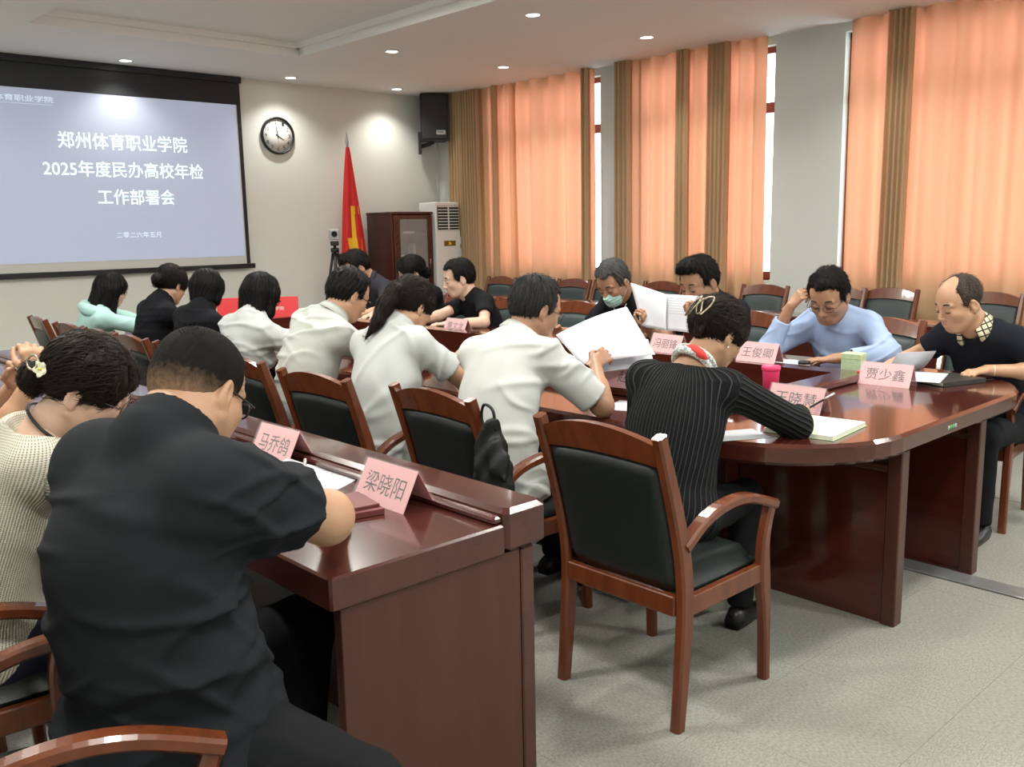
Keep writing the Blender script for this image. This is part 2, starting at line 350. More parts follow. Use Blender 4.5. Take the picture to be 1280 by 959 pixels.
# ------------------------------------------------------------------ armchair (local: the sitter faces +x, origin on the floor)
def chair_meshes(leather):
    me = {}
    back = spline([(-.235, 0, 0), (-.215, 0, .22), (-.205, 0, .42), (-.237, 0, .62), (-.334, 0, .922)], 4)
    rp = MB(); rp.beam([(p.x, 0, p.z) for p in back], (0, 1, 0), .036, [.040+.014*math.sin(PI*min(1, p.z/.9)) for p in back], .2)
    me['rear_leg'] = rp.mesh('leg', M['chair'])
    fl_ = spline([(.236, 0, 0), (.228, 0, .22), (.212, 0, .40), (.214, 0, .50), (.246, 0, .605)], 4)
    fp = MB(); fp.beam([(p.x, 0, p.z) for p in fl_], (0, 1, 0), .036, [.034+.018*math.exp(-((p.z-.36)/.12)**2) for p in fl_], .2)
    me['front_leg'] = fp.mesh('leg', M['chair'])
    ar = spline([(-.222, 0, .572), (-.12, 0, .632), (0, 0, .658), (.12, 0, .650), (.262, 0, .602)], 5)
    am = MB(); am.beam([(p.x, 0, p.z) for p in ar], (0, 1, 0), .046, .032, .22); me['arm'] = am.mesh('arm', M['chair'])
    # arched top rail
    k = MB(); n = 12; vs = []
    for i in range(n+1):
        y = -.218+.436*i/n; q = 1-(y/.218)**2; bx = -.012*q
        zt = .893+.040*q; zb = .826+.016*q
        for z in (zb, zt):
            xo = -.235-(z-.62)*.316+bx
            vs += [(xo-.014, y, z), (xo+.016, y, z)]
    fs = []
    for i in range(n): a = i*4; b = a+4; fs += [(a, a+2, b+2, b), (a+1, b+1, b+3, a+3), (a+2, a+3, b+3, b+2), (a, b, b+1, a+1)]
    fs += [(0, 1, 3, 2), (n*4, n*4+2, n*4+3, n*4+1)]
    k.add(vs, fs); me['top_rail'] = k.mesh('top_rail', M['chair'])
    # padded back, slightly curved, puffed both sides
    k = MB(); ny, nz_ = 12, 10; vs = []
    for side in (-1, 1):
        for j in range(nz_+1):
            for i in range(ny+1):
                u = i/ny*2-1; v = j/nz_; y = u*.217; q = 1-u*u; z = .425+v*(.400+.018*q)
                xc = -.205-.30*max(0, (z-.42))**1.25*1.0 - .010*q
                edge = min(1, min(1-abs(u), min(v, 1-v)*2)*7)
                vs.append((xc+side*(.006+.016*math.sqrt(max(0, edge))), y, z))
    m_ = (ny+1)*(nz_+1); fs = []
    for j in range(nz_):
        for i in range(ny):
            a = j*(ny+1)+i; fs.append((a, a+ny+1, a+ny+2, a+1)); b = m_+a; fs.append((b, b+1, b+ny+2, b+ny+1))
    for i in range(ny): fs.append((i, i+1, m_+i+1, m_+i)); a = nz_*(ny+1)+i; fs.append((a+1, a, m_+a, m_+a+1))
    for j in range(nz_): a = j*(ny+1); fs.append((a+ny+1, a, m_+a, m_+a+ny+1)); b = a+ny; fs.append((b, b+ny+1, m_+b+ny+1, m_+b))
    k.add(vs, fs, True); me['backrest'] = k.mesh('backrest', leather)
    k = MB(); k.box(-.235, -.200, -.218, .218, .355, .418, .004); me['back_rail'] = k.mesh('back_rail', M['chair'])
    k = MB(); k.box(.195, .225, -.218, .218, .350, .412, .004); me['front_rail'] = k.mesh('front_rail', M['chair'])
    k = MB(); k.box(-.20, .20, -.013, .013, .350, .412, .004); me['side_rail'] = k.mesh('side_rail', M['chair'])
    # cushion with crowned top
    k = MB(); n = 10; vs = []
    for j in range(n+1):
        for i in range(n+1):
            u, v = i/n*2-1, j/n*2-1; e = min(1, (1-max(abs(u), abs(v)))*5); vs.append((.008+u*.218, v*.212, .418+.047*math.sqrt(max(0, e))*(1)+.012*(1-u*u)*(1-v*v)))
    fs = [(j*(n+1)+i, j*(n+1)+i+1, (j+1)*(n+1)+i+1, (j+1)*(n+1)+i) for j in range(n) for i in range(n)]
    b0 = len(vs); vs += [(.008+u*.218, v*.212, .405) for u, v in ((-1, -1), (1, -1), (1, 1), (-1, 1))]; fs.append((b0+3, b0+2, b0+1, b0))
    c = [0, n, (n+1)**2-1, n*(n+1)]; fs += [(c[0], b0, b0+1, c[1]), (c[1], b0+1, b0+2, c[2]), (c[2], b0+2, b0+3, c[3]), (c[3], b0+3, b0, c[0])]
    k.add(vs, fs, True); me['seat'] = k.mesh('seat', leather)
    return me
CH = {'a': chair_meshes(M['leather']), 'b': chair_meshes(M['leather2'])}
def chair(x, y, deg, label, group, kind='a', s=1.0):
    r = empty('armchair', (x, y, 0), math.radians(deg), label, 'chair', group); me = CH[kind]; r.scale = (s, s, s)
    for sy in (-1, 1):
        link('leg', me['rear_leg'], r, (0, sy*.235, 0)); link('leg', me['front_leg'], r, (0, sy*.235, 0))
        link('arm', me['arm'], r, (0, sy*.238, 0)); link('side_rail', me['side_rail'], r, (0, sy*.232, 0))
    for n_ in ('top_rail', 'backrest', 'back_rail', 'front_rail', 'seat'): link(n_, me[n_], r)
    return r
NR = 'armchairs along the near side of the oval table'
chair(2.315, 1.78, 0, 'large wooden armchair in the right foreground under the pinstriped woman', NR)
chair(2.345, 2.60, -2, 'wooden armchair behind the man in the white collared shirt, second from the right', NR)
chair(2.27, 3.32, 3, 'wooden armchair behind the woman with the ponytail and white shirt', NR)
chair(2.30, 4.03, 0, 'wooden armchair behind the white shirted man with glasses, half hidden by the dark head', NR)
chair(2.32, 4.80, 0, 'wooden armchair behind the short bobbed woman in white', NR)
chair(2.32, 5.42, 0, 'wooden armchair of the short haired woman in black', NR)
chair(2.32, 5.95, 0, 'wooden armchair seen between two heads at left, top rail touching its neighbour on the left', NR)
chair(2.32, 6.52, 2, 'wooden armchair in front of the woman in pale green, over the knit woman head', NR)
chair(2.34, 7.22, -4, 'leftmost wooden armchair below the projection screen', NR)
FR = 'armchairs at the front left desk'
chair(.465, 1.775, -18, 'wooden armchair cropped at the lower left under the man in the black tee shirt', FR)
chair(.40, 2.52, -4, 'wooden armchair at the left edge under the woman in the cream knit top', FR)
chair(.34, 3.12, 0, 'wooden armchair outside the left edge under the person with raised hands', FR)
RR = 'armchairs along the far side of the oval table'
for y, x, d, l in [(1.78, 4.83, 186, 'wooden armchair with its front legs in view at the right edge under the balding man'), (2.50, 5.03, 180, 'wooden armchair directly behind the man in the pale blue shirt'),
                (3.35, 4.93, 176, 'wooden armchair under the man in black holding a sheet'), (4.15, 4.98, 180, 'wooden armchair under the man in the green face mask'), (4.90, 4.92, 180, 'empty wooden armchair behind the amber jar of tea'),
                (5.56, 4.90, 180, 'wooden armchair behind the young man in the black polo shirt'), (6.3, 4.95, 180, 'wooden armchair under the far woman with glasses'), (6.95, 4.95, 180, 'wooden armchair under the man in black near the flag')]:
    chair(x, y, d, l, RR, 'b')
WR = 'empty armchairs in the row in front of the curtains'
for y, x, l in [(8.24, 7.17, 'empty armchair farthest to the left in the row before the curtains'), (7.09, 7.22, 'empty armchair behind the white shirted man with glasses, before the first curtain'), (6.55, 7.24, 'empty armchair just left of the masked man'),
                (5.91, 7.30, 'empty armchair before the middle curtain, between masked man and man with sheet'), (4.75, 7.36, 'empty armchair in front of the wide white pier'), (4.02, 7.40, 'empty armchair hidden behind the head of the man in pale blue'),
                (3.59, 7.46, 'empty armchair between the man in pale blue and the balding man'), (2.75, 7.40, 'empty armchair behind the balding man')]:
    chair(x, y, 180, l, WR, 'b')

# ------------------------------------------------------------------ desks with raised ledge (long axis y, sitter side at xa)
def desk(xa, xb, y0, y1, sgn, label, group, doors=False):
    """sgn=+1: sitters at low x looking to +x; ledge on the far side"""
    T = .76
    r = empty('conference_desk', ((xa+xb)/2, (y0+y1)/2, 0), 0, label, 'desk', group); cx, cy = (xa+xb)/2, (y0+y1)/2
    def bx(nm, m, x0, x1, ya, yb, z0, z1, c=0):
        if sgn < 0: x0, x1 = xa+xb-x1, xa+xb-x0
        k = MB(); k.box(x0-cx, x1-cx, ya-cy, yb-cy, z0, z1, c); return k.obj(nm, m, r)
    bx('desk_top', M['desk'], xa, xb-.119, y0, y1, T-.080, T, .006)
    bx('ledge', M['desk'], xb-.1185, xb+.03, y0-.001, y1+.001, T-.080, T+.036, .014)
    bx('ledge_trim', M['desk'], xb-.150, xb-.119, y0+.012, y1-.012, T, T+.020, .006)
    bx('end_panel', M['deskside'], xa+.03, xb-.06, y0+.012, y0+.042, 0, T-.082, .002); bx('end_panel', M['deskside'], xa+.03, xb-.06, y1-.042, y1-.012, 0, T-.082, .002)
    bx('front_post', M['desk'], xb-.058, xb-.012, y0+.008, y0+.055, 0, T-.082, .004); bx('front_post', M['desk'], xb-.058, xb-.012, y1-.055, y1-.008, 0, T-.082, .004)
    bx('modesty_panel', M['desk'], xb-.05, xb-.03, y0+.055, y1-.055, .05, T-.081)
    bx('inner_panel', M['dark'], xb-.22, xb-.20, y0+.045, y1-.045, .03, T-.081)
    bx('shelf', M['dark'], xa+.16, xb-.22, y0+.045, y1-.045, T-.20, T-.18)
    return r
DG = 'long desks of the left row'
desk(.985, 1.62, 1.655, 4.03, 1, 'dark lacquered desk in the left foreground, its end panel facing us', DG)
desk(.985, 1.62, 4.06, 6.46, 1, 'dark lacquered desk behind the first one at the left, mostly hidden', DG)
DG2 = 'long desks in front of the curtains'
for i, (a, b) in enumerate([(1.10, 3.05), (3.08, 5.03), (5.06, 7.01), (7.04, 8.99)]):
    desk(6.35, 6.98, a, b, -1, ['dark desk before the curtains behind the balding man', 'dark desk before the curtains behind the man in pale blue', 'dark desk before the curtains behind the masked man', 'dark desk before the curtains nearest the air conditioner'][i], DG2)

# ------------------------------------------------------------------ oval conference table with an opening
def rrect(x0, x1, y0, y1, r, n=10):
    out = []
    for cx, cy, a in ((x1-r, y0+r, -90), (x1-r, y1-r, 0), (x0+r, y1-r, 90), (x0+r, y0+r, 180)):
        for i in range(n+1): q = math.radians(a+90*i/n); out.append((cx+r*math.cos(q), cy+r*math.sin(q)))
    return out
TX0, TX1, TY0, TY1, TZ = 2.64, 4.68, 1.375, 7.70, .76
OX0, OX1, OY0, OY1 = 3.18, 4.04, 2.12, 6.95
def ringslab(outer, inner, z0, z1, ch):
    """ring between two loops with the same number of points; chamfered outer edge"""
    n = len(outer); cxm = sum(p[0] for p in outer)/n; cym = sum(p[1] for p in outer)/n
    def sh(P, d):
        out = []
        for i, (x, y) in enumerate(P):
            a = Vector(P[i-1]); b = Vector(P[(i+1) % n]); t = (b-a); t = Vector((0, 1)) if t.length < 1e-6 else t.normalized(); out.append((x-t.y*d, y+t.x*d))
        return out
    o2 = sh(outer, ch); L = [(outer, z0+ch), (outer, z1-ch), (o2, z1), (inner, z1), (inner, z0), (o2, z0)]
    vs = [(x, y, z) for P, z in L for x, y in P]; fs = []
    for j in range(6):
        a0, b0 = j*n, ((j+1) % 6)*n
        for i in range(n): fs.append((a0+i, a0+(i+1) % n, b0+(i+1) % n, b0+i))
    return vs, fs
def main_table():
    cx, cy = (TX0+TX1)/2, (TY0+TY1)/2
    r = empty('conference_table', (cx, cy, 0), 0, 'large dark red oval conference table with a central opening, people all round it', 'table')
    out = rrect(TX0, TX1, TY0, TY1, .50); inn = rrect(OX0, OX1, OY0, OY1, .02)
    sh = lambda v: [(p[0]-cx, p[1]-cy, p[2]) for p in v]
    vs, fs = ringslab(out, inn, TZ-.075, TZ, .012); k = MB(); k.add(sh(vs), fs); k.obj('table_top', M['table'], r)
    rim_o = rrect(OX0-.13, OX1+.13, OY0-.13, OY1+.13, .03); vs, fs = ringslab(rim_o, rrect(OX0, OX1, OY0, OY1, .02), TZ+.0005, TZ+.036, .008)
    k = MB(); k.add(sh(vs), fs); k.obj('raised_rim', M['table'], r)
    k = MB(); 
    for a in ((OX0-.018, OX0, OY0, OY1), (OX1, OX1+.018, OY0, OY1), (OX0, OX1, OY0-.018, OY0), (OX0, OX1, OY1, OY1+.018)): k.box(a[0]-cx, a[1]-cx, a[2]-cy, a[3]-cy, .06, TZ-.076)
    k.obj('inner_panel', M['table'], r)
    # end supports: slab legs in the y direction with a rounded trim; a dark sheet stands for the shaded gap
    def slab(x, y0, y1, curve):
        k = MB(); k.box(x-.03-cx, x+.03-cx, y0-cy, y0+.055-cy, 0, TZ-.076, .004); k.obj('leg_post', M['deskside'], r)
        k = MB(); k.box(x-.018-cx, x+.012-cx, y0+.055-cy, y1-cy, 0, .585, .002); k.obj('leg_panel', M['table'], r)
        k = MB(); k.beam([(x-.004-cx, y0+.05-cy, .602), (x-.004-curve*.5-cx, (y0+y1)/2-cy, .600), (x-.004-curve-cx, y1-cy, .595)], (0, 0, 1), .036, .04, .25); k.obj('leg_trim', M['deskside'], r)
        k = MB(); k.box(x-.012-cx, x+.006-cx, y0+.055-cy, y1-cy, .62, TZ-.076); k.obj('gap_shade', M['dark'], r)
    slab(3.255, 1.41, 2.10, .0); slab(3.985, 1.41, 2.10, 0); slab(3.255, 7.0, 7.6, 0); slab(3.985, 7.0, 7.6, 0)
    # long side supports
    for x, s in ((2.90, 1), (4.42, -1)):
        k = MB(); k.box(x-.012-cx, x+.012-cx, 2.15-cy, 6.9-cy, .08, TZ-.076, .002); k.obj('modesty_panel', M['table'], r)
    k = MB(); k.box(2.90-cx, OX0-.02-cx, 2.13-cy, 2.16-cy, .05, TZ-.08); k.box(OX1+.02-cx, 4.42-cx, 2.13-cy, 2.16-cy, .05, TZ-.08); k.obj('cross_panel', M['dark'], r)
    # small round sticker marks on the front edge
    for i in range(4):
        k = MB(); k.lathe([(.0001, 0), (.0095, 0), (.0095, .0012), (.0001, .0012)], 14, X=frame((3.53+i*.021-cx, TY0-.0004-cy, TZ-.040), (1, 0, 0), (0, 0, 1)) if True else None)
        o = k.obj('edge_sticker', mat('green_sticker' if i == 1 else 'grey_sticker', (.10, .35, .12) if i else (.4, .42, .4), .5) if i < 2 else bpy.data.materials['green_sticker' if i == 2 else 'grey_sticker'], r)
main_table()
# metal floor trunking
k = MB(); k.box(-.055, .055, -1.7, 1.2, 0, .010, .004); o = k.obj('floor_trunking', M['alu'], None, (3.885, .55, 0))
tag(o, 'flat grey metal cable trunking running across the carpet under the oval table', 'trunking')
# ------------------------------------------------------------------ sculpting on a distance field
f32 = np.float32
class Field:
    def __init__(s, lo, hi, h):
        s.lo = np.array(lo, f32); s.h = h; s.n = np.ceil((np.array(hi)-s.lo)/h).astype(int)+1
        s.d = np.full(s.n, .08, f32)
    def sub(s, lo, hi, m):
        a = np.clip(np.floor((np.array(lo)-m-s.lo)/s.h).astype(int), 0, s.n-1); b = np.clip(np.ceil((np.array(hi)+m-s.lo)/s.h).astype(int)+1, 1, s.n)
        if (b <= a).any(): return None, None
        ax = [s.lo[i]+s.h*np.arange(a[i], b[i], dtype=f32) for i in range(3)]
        P = np.stack(np.meshgrid(*ax, indexing='ij'), -1); return tuple(slice(a[i], b[i]) for i in range(3)), P
    def op(s, sl, d, k, mode):
        D = s.d[sl]
        if mode == 'u':
            if k > 0: hh = np.maximum(k-np.abs(D-d), 0)/k; r = np.minimum(D, d)-hh*hh*k*.25
            else: r = np.minimum(D, d)
        elif mode == 's':
            d = -d
            if k > 0: hh = np.maximum(k-np.abs(D-d), 0)/k; r = np.maximum(D, d)+hh*hh*k*.25
            else: r = np.maximum(D, d)
        s.d[sl] = r
    def cone(s, a, b, ra, rb, k=.02, mode='u', sq=None):
        """round cone a-b; sq=(axis, factor) squashes along a unit axis"""
        a = np.array(a, f32); b = np.array(b, f32); R = max(ra, rb); lo = np.minimum(a, b)-R; hi = np.maximum(a, b)+R
        sl, P = s.sub(lo, hi, max(k, 2.5*s.h)); 
        if sl is None: return
        q = P-a; ab = b-a; L = max(float(ab@ab), 1e-9)
        if sq is not None:
            ax = np.array(sq[0], f32); f = sq[1]; q = q+(q@ax)[..., None]*ax*(1/f-1); ab = ab+(ab@ax)*ax*(1/f-1); L = max(float(ab@ab), 1e-9)
        t = np.clip((q@ab)/L, 0, 1); w = q-t[..., None]*ab
        s.op(sl, np.sqrt((w*w).sum(-1))-(ra+(rb-ra)*t), k, mode)
    def ell(s, c, r, k=.02, mode='u', F=None, rot=None):
        c = np.array(c, f32); r = np.array(r, f32); Rm = np.eye(3, dtype=f32) if F is None else np.array(F, f32)  # rows = axes
        e = np.sqrt(((Rm.T*r)**2).sum(1)) if F is not None else r
        sl, P = s.sub(c-e, c+e, max(k, 2.5*s.h))
        if sl is None: return
        q = (P-c)@Rm.T; k0 = np.sqrt(((q/r)**2).sum(-1))+1e-9; k1 = np.sqrt(((q/(r*r))**2).sum(-1))+1e-9
        s.op(sl, k0*(k0-1)/k1, k, mode)
    def box(s, c, hb, rr, k=.01, mode='u', F=None):
        c = np.array(c, f32); hb = np.array(hb, f32); Rm = np.eye(3, dtype=f32) if F is None else np.array(F, f32); e = np.abs(Rm.T)@hb
        sl, P = s.sub(c-e-rr, c+e+rr, max(k, 2.5*s.h))
        if sl is None: return
        q = np.abs((P-c)@Rm.T)-hb; s.op(sl, np.sqrt((np.maximum(q, 0)**2).sum(-1))+np.minimum(q.max(-1), 0)-rr, k, mode)
    def cut(s, p, n, k=.004):
        """remove the side the normal points to"""
        n = np.array(n, f32); n /= np.linalg.norm(n); sl, P = s.sub(s.lo, s.lo+s.h*s.n, 0)
        s.op(sl, -((P-np.array(p, f32))@n), k, 's')
    def displace(s, fn, band=.03):
        idx = np.nonzero(np.abs(s.d) < band); P = np.stack([s.lo[i]+s.h*idx[i].astype(f32) for i in range(3)], -1)
        s.d[idx] += fn(P)
    def mesh(s):
        """surface nets"""
        D = s.d; ins = D < 0; nx, ny, nz = D.shape
        c = np.zeros((nx-1, ny-1, nz-1), np.uint8)
        for i in (0, 1):
            for j in (0, 1):
                for k in (0, 1): c += ins[i:nx-1+i, j:ny-1+j, k:nz-1+k]
        act = np.nonzero((c > 0) & (c < 8)); na = len(act[0])
        if na == 0: return np.zeros((0, 3)), np.zeros((0, 4), int)
        ind = -np.ones(c.shape, np.int32); ind[act] = np.arange(na)
        acc = np.zeros((na, 3), f32); cnt = np.zeros(na, f32); A = np.stack(act, -1)
        cr = [(i, j, k) for i in (0, 1) for j in (0, 1) for k in (0, 1)]
        for p in cr:
            for ax in range(3):
                if p[ax]: continue
                q = list(p); q[ax] = 1
                d0 = D[act[0]+p[0], act[1]+p[1], act[2]+p[2]]; d1 = D[act[0]+q[0], act[1]+q[1], act[2]+q[2]]
                m = (d0 < 0) != (d1 < 0); t = np.where(m, d0/np.where(m, d0-d1, 1), 0); v = np.zeros((na, 3), f32)+np.array(p, f32); v[:, ax] += t
                acc += v*m[:, None]; cnt += m
        V = (A+acc/cnt[:, None])*s.h+s.lo; F = []
        for ax in range(3):
            o1, o2 = [(1, 2), (2, 0), (0, 1)][ax]
            sl0 = [slice(1, -1)]*3; sl0[ax] = slice(0, -1); sl1 = list(sl0); sl1[ax] = slice(1, None)
            a = ins[tuple(sl0)]; b = ins[tuple(sl1)]; e = np.nonzero(a != b); g = [e[0]+1, e[1]+1, e[2]+1]; g[ax] = e[ax]
            sgn = a[e]
            def cell(d1, d2):
                q = [g[0].copy(), g[1].copy(), g[2].copy()]; q[o1] -= d1; q[o2] -= d2; return ind[q[0], q[1], q[2]]
            q = np.stack([cell(1, 1), cell(0, 1), cell(0, 0), cell(1, 0)], -1); q[~sgn] = q[~sgn][:, ::-1]; F.append(q)
        F = np.concatenate(F); F = F[(F >= 0).all(1)]; return V, F
def np_mesh(name, parts, m, attr=None):
    """parts: list of (V, F)"""
    V = np.concatenate([p[0] for p in parts]).astype(f32); off = 0; Fs = []
    for v, f in parts: Fs.append(f+off); off += len(v)
    F = np.concatenate(Fs).astype(np.int32); me = bpy.data.meshes.new(name)
    me.vertices.add(len(V)); me.vertices.foreach_set('co', V.ravel()); me.loops.add(F.size); me.loops.foreach_set('vertex_index', F.ravel())
    me.polygons.add(len(F)); me.polygons.foreach_set('loop_start', np.arange(0, F.size, 4, dtype=np.int32)); me.polygons.foreach_set('loop_total', np.full(len(F), 4, np.int32))
    me.polygons.foreach_set('use_smooth', np.ones(len(F), bool)); me.update(calc_edges=True); me.materials.append(m)
    if attr is not None: a_ = me.attributes.new('stripe', 'FLOAT', 'POINT'); a_.data.foreach_set('value', attr(V.astype(float)).astype(f32))
    return me
def U_(v): v = np.array(v, float); return v/max(np.linalg.norm(v), 1e-9)

# ------------------------------------------------------------------ head, in head space (x forward, y left, z up, origin between the ears)
def head_patch(h, nb, neck_r, male, fat=1.0, old=0):
    """nb: base of the neck in head space"""
    lo = np.minimum((-.13, -.12, -.17), np.array(nb)-.075); hi = np.maximum((.145, .12, .15), np.array(nb)+.075)
    F = Field(lo, hi, h)
    F.ell((-.012, 0, .042), (.096, .076, .086), .02)                    # cranium
    F.ell((.028, 0, .020), (.064, .066, .085), .03)                     # brow and temples
    F.ell((.026, 0, -.045), (.062, .060*fat, .060), .035)               # jaw
    F.ell((.040, 0, -.028), (.048, .060*fat, .040), .03)                # cheeks
    F.ell((.066, 0, -.090), (.026, .026 if male else .021, .022), .035)  # chin
    for s in (-1, 1):
        F.cone((-.005, s*.060*fat, -.052), (.060, s*.028, -.092), .016, .014, .03)  # jaw line
        F.ell((.093, s*.031, .010), (.014, .019, .013), .014, 's')         # eye socket
        F.ell((.078, s*.031, .008), (.0165, .0185, .0125), .006)           # closed lids over the eyeball
        F.cone((.088, s*.012, .030), (.078, s*.048, .029), .007, .006, .014)  # brow ridge
        F.ell((.064, s*.040, -.018), (.022, .017, .015), .02)               # cheekbone
        F.ell((.101, s*.0115, -.031), (.009, .0075, .007), .006)            # nostril wing
    F.cone((.091, 0, .016), (.112, 0, -.024), .0075, .0105, .012)         # nose
    F.ell((.082, 0, -.058), (.020, .027, .018), .02)                    # mouth mound
    F.cone((.096, -.017, -.0525), (.096, .017, -.0525), .0042, .0042, .006)
    F.cone((.094, -.015, -.0625), (.094, .015, -.0625), .005, .005, .006)
    F.cone((.1015, -.022, -.0575), (.1015, .022, -.0575), .0022, .0022, .003, 's')
    for s in (-1, 1):                                                   # ears
        A = U_((.25, s*.95, 0)); Bx = U_((.95, -s*.30, -.22)); Cz = np.cross(Bx, A)
        Cz = U_(Cz if Cz[2] > 0 else -Cz); Fr = [Bx, A, Cz]
        F.ell((-.010, s*.082, -.006), (.019, .0085, .033), .004, F=Fr)
        F.ell((-.006, s*.091, -.002), (.011, .007, .020), .004, 's', F=Fr)
        F.ell((-.006, s*.080, -.032), (.010, .007, .012), .004, F=Fr)
    nb = np.array(nb); top = np.array((-.022, 0, -.045)); F.cone(top, nb, neck_r, neck_r*1.06, .03)
    F.cone((.01, 0, -.08), nb+np.array((.02, 0, .01)), neck_r*.72, neck_r*.9, .04)
    return F.mesh()

# ------------------------------------------------------------------ hand, hand space (x to the fingertips, z = back of the hand, +y = thumb side)
def hand_patch(h, curl=.5, thumb=.4, spread=.3, size=1.0):
    F = Field((-.05, -.06, -.10), (.20, .09, .05), h)
    F.cone((-.05, 0, 0), (.012, 0, 0), .0255, .0265, .0, sq=((0, 0, 1), .80))
    F.cone((.005, .008, -.001), (.078, .022, 0), .019, .0135, .012, sq=((0, 0, 1), .8)); F.cone((.005, -.008, -.002), (.072, -.024, -.002), .019, .012, .014, sq=((0, 0, 1), .8))
    F.cone((.03, 0, -.001), (.080, 0, .001), .018, .014, .012, sq=((0, 0, 1), .75))
    for i, (y, L, c) in enumerate(((.030, .068, .85), (.010, .076, 1.0), (-.010, .071, 1.05), (-.028, .056, 1.15))):
        p = np.array((.078-.004*abs(i-1), y, .002)); a = -curl*.55*c; yaw = (y*9)*spread; r = .0092-.0006*i
        for j, (fr, dr) in enumerate(((.45, .0006), (.30, .0008), (.25, .0010))):
            d = np.array((math.cos(a)*math.cos(yaw), math.sin(yaw), math.sin(a))); q = p+d*L*fr
            F.cone(p, q, r, r-dr, .004 if j else .010); F.ell(q, (r*1.0,)*3, .003); p = q; a -= curl*(.95 if j == 0 else .6)*c; r -= dr
    p = np.array((.018, .022, -.006)); q = p+np.array((.030, .026, -.006-.010*thumb)); F.cone(p, q, .0165, .0120, .014)
    d = U_((.80, .45-.75*thumb, -.30-.5*thumb)); q2 = q+d*.032; F.cone(q, q2, .0118, .0105, .006)
    d = U_((.88, .20-.8*thumb, -.25-.3*thumb)); F.cone(q2, q2+d*.024, .0105, .0085, .004)
    V, Q = F.mesh(); return V*size, Q

def fold_fn(seed, amp, up, scale=1.0, axis=None):
    """cloth creases: a few long soft ridges, each fading in and out"""
    r = np.random.RandomState(seed); K = []
    for i in range(6):
        d = U_(r.normal(size=3)*.7+np.array(up)*r.uniform(.5, 1.8)); K.append((d*r.uniform(13, 34)*scale, r.uniform(0, 6.3), U_(r.normal(size=3))*r.uniform(5, 10)*scale, r.uniform(0, 6.3)))
    def fn(P):
        out = np.zeros(len(P), f32)
        for k, ph, w, p2 in K:
            warp = 1.5*np.sin(P@w+p2)+.7*np.sin(P@(w[[1, 2, 0]]*1.9)+ph); s_ = np.sin(P@k+ph+warp); m = np.clip(np.sin(P@w[[2, 0, 1]]*1.3+p2*2)-.15, 0, 1)
            out += m*np.exp(-(s_/.32)**2)
        return -amp*(out.astype(f32)-.2)
    return fn
def rib_fn(up, pitch, amp):
    pass
def to_np(M3): return np.array(M3, float)
def head_frame(yaw, pitch, roll=0):
    y, p, r = map(math.radians, (yaw, pitch, roll))
    f = np.array((math.cos(y)*math.cos(p), math.sin(y)*math.cos(p), -math.sin(p))); l = np.array((-math.sin(y), math.cos(y), 0)); u = np.cross(f, l)
    l2 = math.cos(r)*l+math.sin(r)*u; u2 = np.cross(f, l2); return np.stack([f, l2, u2])   # rows
SKIN = {}
def skin(name, c):
    if name not in SKIN: SKIN[name] = mat('skin_'+name, c, .48, var=('noise', (25, 25, 25), tuple(v*.86 for v in c), .35, .8), sss=.12, bump=('noise', (300, 300, 300), .08, .001))
    return SKIN[name]
